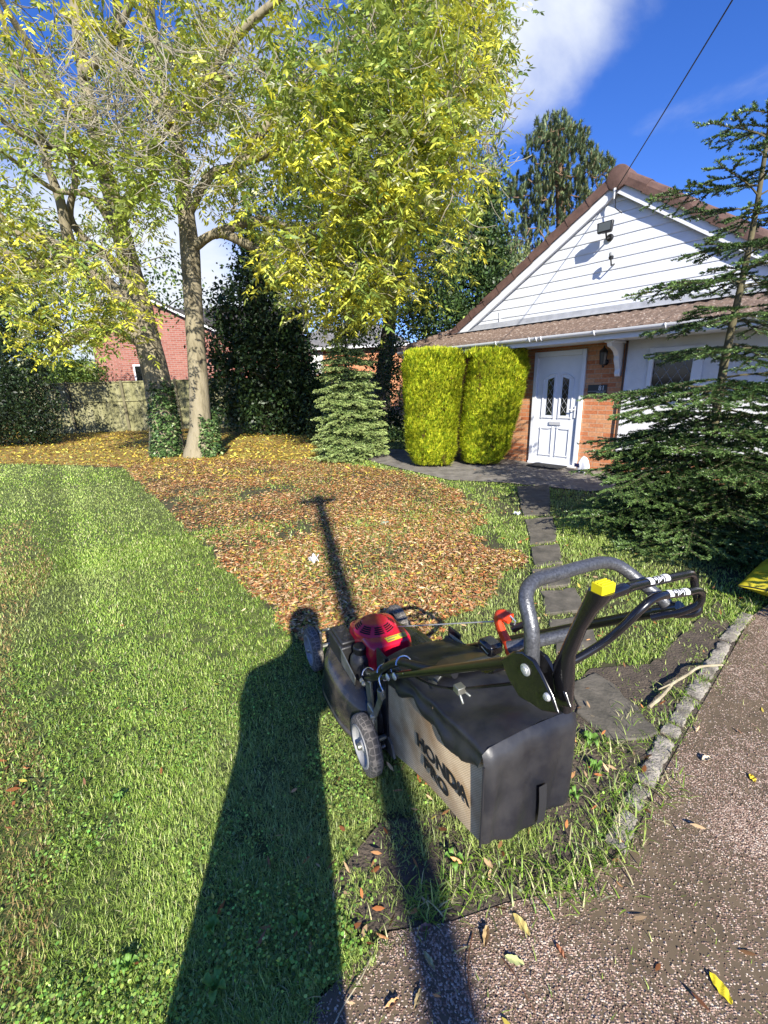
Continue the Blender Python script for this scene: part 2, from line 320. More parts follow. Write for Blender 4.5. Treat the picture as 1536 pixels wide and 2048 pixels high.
# ------------------------------------------------------------------ grass
def polar(n, r0, r1, a0, a1, pw=0.):          # density falls with distance
    u = rng.random(n)
    if pw == 0: r = r0*(r1/r0)**u
    else: r = (r0**pw+(r1**pw-r0**pw)*u)**(1/pw)
    th = np.radians(a0+(a1-a0)*rng.random(n)); return r*np.sin(th), r*np.cos(th), r
def anypoly(x, y, L_):
    c_ = np.zeros(len(x), bool)
    for p in L_: c_ |= inpoly(x, y, p)
    return c_
def mow_coord(x, y):
    a_, b_ = gnd(250, 937)[:2], gnd(560, 1240)[:2]; d = (b_-a_)/np.linalg.norm(b_-a_); return (x-a_[0])*(-d[1])+(y-a_[1])*d[0], (x-a_[0])*d[0]+(y-a_[1])*d[1]
FIRB = gnd(1400, 1005)
def grass(n, r0, r1, pw, lmin, lmax, w0, seed, name, label):
    x, y, r = polar(n, r0, r1, -66, 60, pw)
    j1 = x+(fbm(x, y, .12, 3)-.5)*.14; j2 = y+(fbm(x, y, .12, 9)-.5)*.14
    dens = np.full(n, .85)
    mown = inpoly(x, y, MOWN); dens[mown] = 1.
    soil = inpoly(j1, j2, SOIL); dens[soil] = np.clip((fbm(x, y, .16, 5)[soil]-.44)*3.4, .03, .6)
    rt = ~mown & (x > -.1) & (y < 8); dens[rt & ~soil] *= np.clip((fbm(x, y, .5, 88)[rt & ~soil]-.16)*3, .3, 1)
    lf = inpoly(j1, j2, LEAFY); dens[lf] = np.clip((fbm(x, y, .9, 15)[lf]-.34)*1.5, .06, .5)*(.6 if r0 > 3 else 1)
    far = inpoly(j1, j2, FARL); dens[far] = .10
    dr = inpoly(j1, j2, DRIVE); dens[dr] = .004
    lawnbare = mown & (r < 3.2); dens[lawnbare] *= np.clip((fbm(x, y, .10, 21)[lawnbare]-.20)*4.2, .22, 1)
    dens[anypoly(x, y, [PATIO]+[shrink(q, .93) for q in STG])] = 0
    uf = (x-FIRB[0])**2+(y-FIRB[1])**2 < 1.5; dens[uf] *= .35
    keep = rng.random(n) < dens; x, y, r, mown, soil, lf, dr = [q[keep] for q in (x, y, r, mown, soil, lf, dr)]; n = len(x)
    P = np.stack([x, y, np.full(n, .0)], 1)
    st, al = mow_coord(x, y); stripe = np.sin(st/.52*PI)>0
    ang = rng.random(n)*2*PI; lean = rng.uniform(.15, 1.15, n)
    D = np.stack([np.cos(ang)*np.sin(lean), np.sin(ang)*np.sin(lean), np.cos(lean)], 1)
    dm = np.array([-.55, .83, 0])*.55; D[mown] += np.where(stripe[mown][:, None], 1, -1)*dm*.32
    D, S, NN = rot_basis(D)
    ln = rng.uniform(lmin, lmax, n); ln *= .62; long_ = (fbm(x, y, .35, 31) > .64) & ~mown; ln[long_] *= 1.4
    wd = np.maximum(w0*.8, .0014*r+.0005)*rng.uniform(.7, 1.3, n)
    V = np.empty((n, 5, 3)); mid = P+D*ln[:, None]*.55; bend = D.copy(); bend[:, 2] -= rng.uniform(.1, .8, n); bend /= np.linalg.norm(bend, axis=1, keepdims=True)
    V[:, 0] = P-S*wd[:, None]*.5; V[:, 1] = P+S*wd[:, None]*.5; V[:, 2] = mid+S*wd[:, None]*.42; V[:, 3] = mid-S*wd[:, None]*.42; V[:, 4] = mid+bend*ln[:, None]*.5
    F1 = np.arange(n)[:, None]*5+np.array([[0, 1, 2, 3]]); F2 = np.arange(n)[:, None]*5+np.array([[3, 2, 4, 4]])
    # tip as a thin quad so that every face has four corners
    V6 = np.empty((n, 6, 3)); V6[:, :4] = V[:, :4]; V6[:, 4] = V[:, 4]+S*wd[:, None]*.06; V6[:, 5] = V[:, 4]-S*wd[:, None]*.06
    F = np.concatenate([np.arange(n)[:, None]*6+np.array([[0, 1, 2, 3]]), np.arange(n)[:, None]*6+np.array([[3, 2, 4, 5]])])
    base = pick([(.20, .34, .04), (.31, .46, .065), (.42, .55, .11), (.56, .62, .20), (.66, .60, .32), (.09, .18, .022)], [2.2, 4.2, 3.8, 1.8, .55, 1.5], n)
    pale = fbm(x, y, 1.3, 44); k = np.clip((pale-.45)*2.4, 0, .7)[:, None]
    base = base*(1-k)+np.array([.40, .46, .15])*k
    k2 = (mown & stripe); base[k2] *= 1.03; base[mown & ~stripe] *= .98
    yel = mown & (np.abs(st+1.55+.1*np.sin(al*2)) < .22) & (al > 3.5) & (rng.random(n) < .45); base[yel] = np.array([.42, .30, .12])
    base[mown] *= (1+.16*np.sin(st[mown]/.27*PI)*np.clip(r[mown]/5, .3, 1))[:, None]; base = base*np.exp(rng.normal(0, .17, (n, 1)))
    o = npmesh(name, V6.reshape(-1, 3), F, leafmat('grass_blade', rough=.42, transl=.30, spec=.45), col=np.repeat(np.clip(base, .01, .9), 6, 0))
    tag(o, label, 'grass', kind='stuff'); return o
grass(560000, .5, 5.0, .35, .022, .062, .0032, 1, 'grass', 'bright green short lawn grass around the mower and in the foreground')
grass(430000, 4.2, 17, .25, .030, .062, .0040, 2, 'grass', 'pale sunlit grass further off towards the trees and house')
# clover and small broad leaves in the near lawn
n = 66000; x, y, r = polar(n, .5, 3.2, -66, 35, .3)
dens = np.clip((fbm(x, y, .22, 51)-.38)*3.4, .03, 1); dens[inpoly(x, y, DRIVE)] = 0; dens[inpoly(x, y, SOIL)] *= .18; dens[inpoly(x, y, LEAFY)] = .02; dens[(x > .1) & (y < 3)] *= .3; dens[anypoly(x, y, STG)] = 0
k = rng.random(n) < dens; x, y = x[k], y[k]; n = len(x); D = rand_dir(n); D[:, 2] = np.abs(D[:, 2])*.35; D, S, _ = rot_basis(D)
P = np.stack([x, y, rng.uniform(.008, .04, n)], 1); ln = rng.uniform(.005, .011, n)
V = np.empty((n, 6, 3))
for i, (a_, b_) in enumerate(((0, 0), (.3, .42), (.8, .42), (1, 0), (.8, -.42), (.3, -.42))): V[:, i] = P+D*(ln*a_)[:, None]+S*(ln*b_)[:, None]
o = npmesh('clover', V.reshape(-1, 3), np.arange(n*6).reshape(n, 6), leafmat('grass_blade'), col=np.repeat(vary((.25, .39, .075), n, .4, .12), 6, 0))
tag(o, 'small round clover leaves spread through the near lawn', 'clover', kind='stuff')
# broad leaved weeds, each a rosette
def weed(x, y, r_, k_, colr=(.16, .30, .05)):
    V, F = [], []; n_ = k_
    for i in range(n_):
        a_ = 2*PI*i/n_+random.uniform(-.3, .3); l_ = r_*random.uniform(.7, 1.1); w_ = l_*.30; d = np.array([math.cos(a_), math.sin(a_), 0]); s_ = np.array([-d[1], d[0], 0]); b0 = len(V)
        for q, (t_, ww, zz) in enumerate(((0, .15, .01), (.3, .7, .035), (.6, 1, .05), (.85, .7, .045), (1, .05, .03))):
            c_ = np.array([x, y, 0])+d*l_*t_; V += [c_+s_*w_*ww+[0, 0, zz], c_+[0, 0, zz-.006], c_-s_*w_*ww+[0, 0, zz]]
        for q in range(4):
            for e in (0, 1): F.append([b0+q*3+e, b0+q*3+e+1, b0+(q+1)*3+e+1, b0+(q+1)*3+e])
    return V, F
wp = [(432, 1985, .05), (425, 1870, .035), (240, 1610, .03), (600, 1860, .04), (905, 1730, .05), (1180, 1490, .05), (1190, 1545, .04), (1150, 1600, .04), (260, 1945, .035), (240, 1950, .03)]
V, F = [], []
for (a_, b_, r_) in wp:
    q = gnd(a_, b_); v_, f_ = weed(q[0], q[1], r_*.8, random.choice((4, 5, 6))); F += [[i+len(V) for i in f] for f in f_]; V += v_
V = np.array(V); o = npmesh('broadleaf_weeds', V, F, leafmat('weed_leaf', rough=.5, transl=.25), col=np.tile(np.array([.17, .33, .055]), (len(V), 1)), smooth=True)
tag(o, 'broad pale green weed leaves among the near grass', 'weeds', kind='stuff')
# longer tufts along the driveway edge
V, F, C = [], [], []
tf = [(1290, 1590, .08, 60), (1262, 1625, .08, 80), (1240, 1690, .09, 100), (1190, 1745, .08, 90), (1120, 1765, .075, 80), (1060, 1775, .08, 90), (975, 1770, .07, 70), (900, 1800, .075, 80), (850, 1820, .08, 100), (1400, 1370, .08, 70), (1360, 1400, .08, 70), (1440, 1240, .08, 90),
      (1490, 1215, .08, 110), (1330, 1570, .07, 60), (1150, 1500, .08, 90), (1230, 1500, .08, 100), (1210, 1590, .09, 80), (1080, 1700, .05, 70), (1010, 1730, .05, 70), (960, 1750, .06, 80), (1270, 1440, .07, 60), (700, 1880, .06, 60), (620, 1960, .06, 60), (1475, 1250, .07, 60), (1150, 1790, .07, 70)]
TP = []; TL = []
for a_, b_, l_, k_ in tf:
    q = gnd(a_, b_); k_ = int(k_*.85); TP.append(q+np.stack([rng.normal(0, .05, k_), rng.normal(0, .035, k_), np.zeros(k_)], 1)); TL.append(rng.uniform(.5, 1.1, k_)*l_)
P = np.concatenate(TP); ln = np.concatenate(TL); n = len(P); P[:, 2] = 0; D = rand_dir(n); D[:, 2] = rng.uniform(.6, 2.2, n); D, S, _ = rot_basis(D); wd = rng.uniform(.003, .0055, n)
V = np.empty((n, 8, 3)); cen = P.copy(); dd = D.copy()
for i, w_ in enumerate((1, .9, .6, .1)):
    V[:, 2*i] = cen-S*(wd*w_*.5)[:, None]; V[:, 2*i+1] = cen+S*(wd*w_*.5)[:, None]; cen = cen+dd*(ln/3)[:, None]; dd[:, 2] -= .45; dd /= np.linalg.norm(dd, axis=1, keepdims=True)
F = np.concatenate([np.arange(n)[:, None]*8+np.array([[2*i, 2*i+1, 2*i+3, 2*i+2]]) for i in range(3)])
V[:, :, 2] = np.maximum(V[:, :, 2], .006)
o = npmesh('grass_tufts', V.reshape(-1, 3), F, leafmat('grass_blade'), col=np.repeat(np.clip(pick([(.22, .36, .04), (.36, .46, .10), (.13, .24, .03), (.56, .52, .26)], [3, 3.4, 2, 2], n)*np.exp(rng.normal(0, .2, (n, 1))), 0, .9), 8, 0))
tag(o, 'long loose grass tufts along the driveway edge and edging blocks', 'grass', kind='stuff')
# ------------------------------------------------------------------ fallen leaves
def litter(name, x, y, cols, w, lmin, lmax, z, label, zr=.02, flat=.35):
    n = len(x); a_ = rng.random(n)*2*PI; D = np.stack([np.cos(a_), np.sin(a_), rng.normal(0, flat, n)], 1); D, S, NN = rot_basis(D)
    tl = rng.normal(0, .45, n)[:, None]; S = S*np.cos(tl)+NN*np.sin(tl); ln = rng.uniform(lmin, lmax, n); wd = ln*rng.uniform(.2, .38, n)
    P = np.stack([x, y, z+rng.uniform(0, zr, n)], 1); NN = np.cross(S, D); V = np.empty((n, 6, 3)); cu = rng.uniform(-.02, .3, n)
    for i, (t_, s_) in enumerate(((0, 0), (.35, .5), (.7, .4), (1, 0), (.7, -.4), (.35, -.5))):
        V[:, i] = P+D*(ln*t_)[:, None]+S*(wd*s_)[:, None]-NN*(ln*cu*(abs(s_)*.6+(t_-.5)**2))[:, None]
    V[:, :, 2] = np.maximum(V[:, :, 2], .015)
    F = np.concatenate([np.arange(n)[:, None]*6+np.array([[0, 1, 2, 3]]), np.arange(n)[:, None]*6+np.array([[0, 3, 4, 5]])])
    c_ = np.clip(pick(cols, w, n)*np.exp(rng.normal(0, .25, (n, 1))), .01, .9)
    o = npmesh(name, V.reshape(-1, 3), F, leafmat('dead_leaf', rough=.55, transl=.15), col=np.repeat(c_, 6, 0)); tag(o, label, 'leaves', kind='stuff'); return o
ORG = [(.42, .155, .05), (.50, .25, .10), (.62, .42, .22), (.27, .10, .035), (.58, .46, .08), (.17, .07, .03)]
x, y, r = polar(330000, 1.6, 11, -50, 30, .9); s_, l_ = mow_coord(x, y)
k = inpoly(x+(fbm(x, y, .5, 71)-.5)*.25*(1+2.2*(x > .3)), y+(fbm(x, y, .5, 72)-.5)*.25*(1+2.2*(x > .3)), LEAFY); x, y, r = x[k], y[k], r[k]
core = np.exp(-(((x+.25)/1.9)**2+((y-3.1)/1.25)**2)); band = np.exp(-((y-8.6)/1.4)**2)
dens = np.clip(.55+.6*core+.4*band+(fbm(x, y, .5, 75)-.5)*2.0, .05, 1)*np.clip(.35+r/9, .35, 1); k = rng.random(len(x)) < dens
litter('fallen_leaves', x[k], y[k], ORG, [2.2, 3.0, 3.8, 1.3, 1.7, .8], .020, .052, .010, 'dense orange brown fallen leaves on the unmown grass beyond the mower', .022, flat=.22)
x, y, r = polar(110000, 6, 26, -60, 8, 1.0); k = inpoly(x, y, FARL) | (inpoly(x, y, LEAFY) & (rng.random(len(x)) < .38*(y > 7.2))); x, y = x[k], y[k]; k = rng.random(len(x)) < np.clip(fbm(x, y, 1.2, 5)*1.6-.1, .2, 1)
litter('fallen_leaves', x[k], y[k], [(.62, .50, .07), (.50, .34, .06), (.32, .18, .06), (.18, .10, .04), (.44, .46, .11)], [4, 3, 2.2, 1.6, 1], .06, .12, .012, 'yellow fallen leaves carpeting the ground under the ash trees', .02)
# stray ones over the lawn, soil and drive
x, y, r = polar(5200, .6, 9, -62, 55, .5); st, al = mow_coord(x, y)
dens = np.where(inpoly(x, y, MOWN), .06, .34); dens[inpoly(x, y, SOIL)] = .3; dens[inpoly(x, y, DRIVE)] = .06; dens[(np.abs(st+1.55+.1*np.sin(al*2)) < .16) & (al > 3.5) & (al < 8.6)] = 1; dens[anypoly(x, y, [PATIO])] = .1
k = rng.random(len(x)) < dens; litter('fallen_leaves', x[k], y[k], ORG, [2, 3, 3, 2, .5, 1], .022, .05, .016, 'scattered small dry leaf fragments over the lawn and drive', .02)
# crumbs of stone lying loose on the drive
n = 13000; x, y, r = polar(n, .6, 4.2, -20, 62, .4); k = inpoly(x, y, DRIVE) & (fbm(x, y, .35, 91) > .38); x, y, r = x[k], y[k], r[k]; n = len(x)
oc = np.array([(1, 0, 0), (-1, 0, 0), (0, 1, 0), (0, -1, 0), (0, 0, 1), (0, 0, -1)]); of = np.array([(0, 2, 4), (2, 1, 4), (1, 3, 4), (3, 0, 4), (2, 0, 5), (1, 2, 5), (3, 1, 5), (0, 3, 5)])
sz = rng.uniform(.0014, .0034, n)*(1+.15*r); V = oc[None]*sz[:, None, None]*rng.uniform(.6, 1.2, (n, 6, 1)); V[:, :, 2] *= .7; a_ = rng.random(n)*6.28; ca, sa = np.cos(a_)[:, None], np.sin(a_)[:, None]
V = np.stack([V[:, :, 0]*ca-V[:, :, 1]*sa+x[:, None], V[:, :, 0]*sa+V[:, :, 1]*ca+y[:, None], V[:, :, 2]+.0135], 2)
o = npmesh('gravel', V.reshape(-1, 3), (np.arange(n)[:, None, None]*6+of[None]).reshape(-1, 3), leafmat('stone_chip', rough=.8, transl=0., spec=.2), col=np.repeat(pick([(.40, .28, .21), (.48, .38, .29), (.28, .18, .13), (.18, .13, .09), (.60, .52, .42)], [4, 3., 3, 3, 1.1], n), 6, 0))
tag(o, 'loose pink and grey stone chips on the worn driveway', 'gravel', kind='stuff')
# ------------------------------------------------------------------ bungalow
m_white = mat('white_upvc', (.74, .75, .76), (.80, .81, .82), 3, rough=.35, spec=.5)
m_render = mat('painted_render', (.72, .72, .70), (.80, .80, .79), 4, rough=.85, bump=.5, bscale=120)
m_tile = mat('verge_tile', (.095, .052, .040), (.155, .088, .068), 7, rough=.8, bump=.3, bscale=40)
m_ltile = mat('lichened_tile', (.135, .092, .066), (.50, .44, .37), 30, rough=.95, bump=.7, bscale=70, col3=(.19, .130, .095), thr=(.40, .72))
m_lead = mat('lead_flashing', (.26, .27, .29), (.36, .37, .39), 8, rough=.55)
m_black = mat('black_plastic', (.012, .012, .013), rough=.4)
m_glass = mat('dark_glass', (.008, .010, .010), rough=.06, spec=.6)
def brickmat(name, c1, c2, mortar, sx, sy, squash=1., bump=.5, axis='XZ', ms=.012):
    m = bpy.data.materials.new(name); m.use_nodes = True; t = m.node_tree; b = t.nodes['Principled BSDF']; tc_ = N(t, 'ShaderNodeTexCoord'); se = N(t, 'ShaderNodeSeparateXYZ'); co = N(t, 'ShaderNodeCombineXYZ')
    t.links.new(tc_.outputs['Object'], se.inputs[0])
    if axis == 'XZ': t.links.new(se.outputs['X'], co.inputs['X'])
    else: ad = N(t, 'ShaderNodeMath', operation='ADD'); t.links.new(se.outputs['X'], ad.inputs[0]); t.links.new(se.outputs['Y'], ad.inputs[1]); t.links.new(ad.outputs[0], co.inputs['X'])
    t.links.new(se.outputs['Z'], co.inputs['Y'])
    br = N(t, 'ShaderNodeTexBrick'); br.inputs['Scale'].default_value = 1; br.inputs['Brick Width'].default_value = sx; br.inputs['Row Height'].default_value = sy; br.inputs['Mortar Size'].default_value = ms/2
    br.inputs['Mortar Smooth'].default_value = .2; br.inputs['Bias'].default_value = -.1; br.inputs['Color1'].default_value = (*c1, 1); br.inputs['Color2'].default_value = (*c2, 1); br.inputs['Mortar'].default_value = (*mortar, 1)
    t.links.new(co.outputs[0], br.inputs['Vector'])
    n_ = N(t, 'ShaderNodeTexNoise'); n_.inputs['Scale'].default_value = 30; n_.inputs['Detail'].default_value = 6; t.links.new(co.outputs[0], n_.inputs['Vector'])
    mr = N(t, 'ShaderNodeMapRange'); mr.inputs['From Min'].default_value = .3; mr.inputs['From Max'].default_value = .7; mr.inputs['To Min'].default_value = .78; mr.inputs['To Max'].default_value = 1.15; t.links.new(n_.outputs['Fac'], mr.inputs['Value'])
    mu = N(t, 'ShaderNodeVectorMath', operation='SCALE'); t.links.new(br.outputs['Color'], mu.inputs[0]); t.links.new(mr.outputs[0], mu.inputs['Scale']); t.links.new(mu.outputs[0], b.inputs['Base Color'])
    b.inputs['Roughness'].default_value = .9; bp = N(t, 'ShaderNodeBump'); bp.inputs['Strength'].default_value = bump; bp.inputs['Distance'].default_value = .008; bp.invert = True
    t.links.new(br.outputs['Fac'], bp.inputs['Height']); t.links.new(bp.outputs[0], b.inputs['Normal']); MATS[name] = m; return m
m_brick = brickmat('orange_brick', (.52, .17, .065), (.64, .33, .16), (.50, .34, .22), .235, .0715)
HZ = math.radians(-49)
hs_ = empty('bungalow', tuple(p0), HZ, 'white boarded brick bungalow with a brown tiled gable, white front door and porch roof', 'house')
mb = MB(); mb.box(-2.6, -.475, 0, .12, 0, 2.44).box(.445, 1.06, 0, .12, 0, 2.44).box(-.475, .445, 0, .12, 1.972, 2.44); mb.obj('brick_wall', m_brick, hs_)
mb = MB().box(1.06, 8.2, -.003, .12, 0, .285); mb.obj('brick_plinth', m_brick, hs_)
mb = MB(); mb.box(1.06, 1.375, -.03, .12, .285, 2.44).box(1.375, 2.05, -.03, .12, .285, 1.215).box(1.375, 2.05, -.03, .12, 1.90, 2.44).box(2.05, 8.2, -.03, .12, .285, 2.44); mb.obj('rendered_wall', m_render, hs_)
mb = MB(); mb.box(-2.6, -2.48, .12, 8, 0, 2.44).box(8.08, 8.2, .12, 8, 0, 2.44).box(-2.6, 8.2, 8, 8.12, 0, 2.44); mb.obj('back_wall', m_brick, hs_)
# front door
dr_ = MB(); dr_.box(-.475, -.405, -.04, .07, .0, 1.97).box(.375, .445, -.04, .07, .0, 1.97).box(-.405, .375, -.04, .07, 1.885, 1.97).box(-.475, .445, -.07, .07, -.0, .055)
door = dr_.obj('door', m_white, hs_, bevel=.006)
def frame_strip(mb, poly, w, y0, d):          # raised moulding along a closed outline in the x,z plane
    n = len(poly); c_ = np.mean(poly, 0)
    for i in range(n):
        a_, b_ = np.array(poly[i]), np.array(poly[(i+1) % n]); t_ = (b_-a_)/np.linalg.norm(b_-a_); n_ = np.array([-t_[1], t_[0]]); 
        if np.dot(n_, c_-a_) < 0: n_ = -n_
        a2, b2 = a_-t_*0., b_+t_*0.
        mb.add([(a2[0], y0, a2[1]), (b2[0], y0, b2[1]), ((b2+n_*w+0*t_)[0], y0, (b2+n_*w)[1]), ((a2+n_*w)[0], y0, (a2+n_*w)[1]),
                (a2[0]+n_[0]*w*.3, y0-d, a2[1]+n_[1]*w*.3), (b2[0]+n_[0]*w*.3, y0-d, b2[1]+n_[1]*w*.3), ((b2+n_*w*.75)[0], y0-d, (b2+n_*w*.75)[1]), ((a2+n_*w*.75)[0], y0-d, (a2+n_*w*.75)[1])],
               [(0, 1, 5, 4), (4, 5, 6, 7), (7, 6, 2, 3), (0, 4, 7, 3), (1, 2, 6, 5)])
lf = MB().box(-.405, .375, .0, .045, .055, 1.885)
polys = []
for s_ in (-1, 1):
    x0, x1 = (-.045, -.30) if s_ < 0 else (.015, .27)
    inn, out = x0, x1
    polys.append([(inn, .84), (out, .84), (out, 1.52), (inn+(out-inn)*.45, 1.61), (inn, 1.61)])
    polys.append([(inn, .17), (out, .17), (out, .68), (inn+(out-inn)*.35, .68), (inn, .70)])
for p_ in polys: frame_strip(lf, p_, .03, -.0015, .014)
leaf = lf.obj('door_leaf', m_white, door)
for s_ in (-1, 1):
    x0, x1 = (-.095, -.205) if s_ < 0 else (.065, .175)
    g_ = MB().prism([(x0, -.006, .90), (x1, -.006, .90), (x1, -.006, 1.50), (x0, -.006, 1.54)], (0, .004, 0)); g_.obj('door_glass', m_glass, door)
    l_ = MB()
    for k in range(4):
        z_ = .92+k*.15; a_, b_ = (x0, x1)
        l_.tube([(a_, -.009, z_), (b_, -.009, z_+.15)], .0028, 4).tube([(b_, -.009, z_), (a_, -.009, z_+.15)], .0028, 4)
    l_.obj('glass_lead', m_lead, door)
mb = MB(); mb.box(-.125, .095, -.022, 0, .725, .785); mb.obj('letterbox', mat('silver_trim', (.62, .62, .63), rough=.3, metal=.3), door, bevel=.004)
mb = MB(); mb.box(.315, .352, -.02, 0, .86, 1.06).tube([(.333, -.02, 1.0), (.333, -.055, 1.0), (.24, -.06, 1.0)], .011, 8); mb.obj('handle', m_white, door, bevel=.003)
# side window
wn = MB(); wn.box(1.375, 1.435, -.05, .05, 1.215, 1.90).box(1.93, 2.05, -.05, .05, 1.215, 1.90).box(1.435, 1.93, -.05, .05, 1.84, 1.90).box(1.435, 1.93, -.05, .05, 1.215, 1.28).box(1.34, 2.09, -.10, -.0, 1.175, 1.215)
win = wn.obj('window', m_white, hs_, bevel=.004)
for a_, b_ in ((1.435, 1.93),):
    MB().box(a_, b_, .0, .008, 1.28, 1.84).obj('pane', m_glass, win)
ll = MB()
for k in range(-4, 9):
    for sg_ in (1, -1):
        x0 = 1.435+k*.14
        for a_, b_ in ((1.435, 1.93),):
            # clip the diagonal to the pane
            P_ = []
            for tt in np.linspace(0, 1, 29):
                z_ = 1.28+.56*tt; xx = x0+(.36*tt if sg_ > 0 else .36*(1-tt))
                if a_ <= xx <= b_: P_.append((xx, -.004, z_))
            if len(P_) > 1: ll.tube([P_[0], P_[-1]], .0035, 4)
ll.obj('window_lead', m_lead, win)
MB().grid(lambda u, v: (1.44+.13*u, .05+.02*math.sin(u*18), 1.28+.56*v), 16, 1).obj('curtain', mat('teal_curtain', (.03, .075, .085), rough=.9), win)
# gable boards, shiplap laid in rows
SL, SR, AX, AZ = .60, .685, .68, 4.06
xl = lambda z: AX-(AZ-z)/SL
xr = lambda z: AX+(AZ-z)/SR
mb = MB(); z = 2.47; k = 0; bh = .148
while z < AZ-.02:
    z1 = min(z+bh, AZ-.004)
    zz = [(z, -.019), (z+.006, -.022), (z+.03, -.022), (z1-.014, -.016), (z1-.008, -.010), (z1, -.010)]
    V_ = []
    for (q, yy) in zz: V_ += [(xl(q), yy, q), (xr(q), yy, q)]
    V_ += [(xl(z), 0.01, z), (xr(z), 0.01, z)]
    mb.add(V_, [(0, 1, 3, 2), (2, 3, 5, 4), (4, 5, 7, 6), (6, 7, 9, 8), (8, 9, 11, 10), (12, 13, 1, 0)]); z = z1
mb.add([(xl(2.44), .06, 2.44), (xr(2.44), .06, 2.44), (AX, .06, AZ)], [(0, 1, 2)])
mb.obj('gable_cladding', mat('white_boarding', (.62, .63, .62), (.78, .80, .82), 3.2, rough=.4, bump=.05, bscale=30, stretch=(.5, 1, 3), thr=(.25, .5)), hs_)
mb = MB().box(-1.262, -1.246, -.034, -.02, 2.47, 2.74); mb.obj('board_joint', m_white, hs_)
VO = .10                                       # how far the verge stands out
for s_, sl in ((-1, SL), (1, SR)):
    ln_ = 3.55 if s_ < 0 else 4.9
    dx, dz = s_/math.hypot(1, sl), -sl/math.hypot(1, sl); nx, nz = -dz*s_, dx*s_      # up-normal of the slope
    nx, nz = (sl/math.hypot(1, sl))*s_, 1/math.hypot(1, sl)
    A_ = np.array([AX, AZ+.03])
    def pt(t_, h_): return A_+np.array([dx, dz])*t_+np.array([nx, nz])*h_
    def quad(t0, t1, h0, h1, y0, y1):
        return [(pt(t0, h0)[0], y0, pt(t0, h0)[1]), (pt(t1, h0)[0], y0, pt(t1, h0)[1]), (pt(t1, h1)[0], y0, pt(t1, h1)[1]), (pt(t0, h1)[0], y0, pt(t0, h1)[1])]
    b_ = MB(); b_.prism(quad(-.0, ln_, -.045, .085, 0, 0) and [(p[0], -VO, p[2]) for p in quad(-.0, ln_, -.045, .085, 0, 0)], (0, .025, 0)); b_.obj('barge_board', m_white, hs_, bevel=.004)
    b_ = MB(); b_.prism([(p[0], -VO+.027, p[2]) for p in quad(0.02, ln_, -.035, -.02, 0, 0)], (0, VO-.02, 0)); b_.obj('soffit', m_white, hs_)
    v_ = MB(); nt_ = int(ln_/.335); st_ = ln_/nt_
    for i in range(nt_):
        t0 = i*st_; t1 = t0+st_+.03; lift = .012
        prof = [(-VO-.035, .065), (-VO-.040, .15), (-VO-.02, .205), (-VO+.03, .225), (-VO+.16, .225), (-VO+.16, .20), (-VO+.0, .195), (-VO-.015, .065)]
        a0 = [(pt(t0, h_)[0], y_, pt(t0, h_)[1]) for y_, h_ in prof]; a1 = [(pt(t1, h_+lift)[0], y_-.008, pt(t1, h_+lift)[1]) for y_, h_ in prof]; n_ = len(prof)
        v_.add(a0+a1, [[j, (j+1) % n_, n_+(j+1) % n_, n_+j] for j in range(n_)]+[list(range(n_)), list(range(n_, 2*n_))[::-1]])
    v_.obj('verge_tiles', m_tile, hs_)
    r_ = MB()
    def rf(u, v):
        q = pt(u*ln_, .19+.012*((u*14) % 1)+.018*abs(math.sin(v*60))); return (q[0], -VO+.16+v*8.4, q[1])
    r_.grid(rf, 56, 120); r_.obj('roof_slope', m_tile, hs_)
mb = MB().lathe((AX, -VO-.05, AZ+.16), (0, 1, 0), [(0, 0), (.13, 0), (.15, .008), (.155, .03), (.155, .34)], 28); mb.obj('ridge_end_cap', m_tile, hs_, smooth=True)
mb = MB().tube([(AX, .28, AZ+.18), (AX, 8.3, AZ+.18)], .13, 16); mb.obj('ridge_tiles', m_tile, hs_, smooth=True)
MB().tube([(AX-.02, -VO-.03, AZ-.10), (AX-.02, -VO-.03, AZ+.03)], [.01, .03], 8).obj('finial', m_white, hs_)
# porch roof that runs along the whole front
OV = .70
def lean(u, v):                                # u along the front, v down the slope
    xa, xb = -2.42-.82*v, 8.3; x = xa+(xb-xa)*u; c_ = (v*2.6) % 1; cl = math.sin(x*2*PI/.155)
    z_ = 2.455-.31*v+.016*cl*(1 if v < 1 else 1)+.020*(c_-.0); y_ = -.02-(OV-.02)*v
    return (x, y_, z_+.012)
mb = MB(); nu = 620; rows = [0, .02, .20, .384, .3846, .56, .75, .769, .7692, .88, 1.0]; b0 = 0
for r_ in rows:
    for i in range(nu+1): mb.v.append(tuple(map(float, lean(i/nu, r_))))
for j in range(len(rows)-1):
    for i in range(nu): a = j*(nu+1)+i; mb.f.append([a, a+1, a+nu+2, a+nu+1])
q = len(mb.v)
for i in range(nu+1): x_, y_, z_ = lean(i/nu, 1.); mb.v.append((float(x_), float(y_), float(z_)-.028))
for i in range(nu): a = (len(rows)-1)*(nu+1)+i; mb.f.append([a, a+1, q+i+1, q+i])
mb.obj('porch_roof', m_ltile, hs_, smooth=True, angle=50)
mb = MB(); mb.add([(-2.42, -.02, 2.47), (-3.24, -OV, 2.16), (-3.24, 1.5, 2.16), (-2.42, 1.5, 2.47)], [(0, 1, 2, 3)])
for k in range(5):
    f0, f1 = k/5, (k+1)/5+.03; a_ = np.array([-2.42, -.02, 2.50]); b_ = np.array([-3.26, -OV-.02, 2.185]); mb.tube([a_+(b_-a_)*f0, a_+(b_-a_)*f1+np.array([0, 0, .015])], [.05, .06], 8)
mb.obj('porch_roof_hip', m_ltile, hs_)
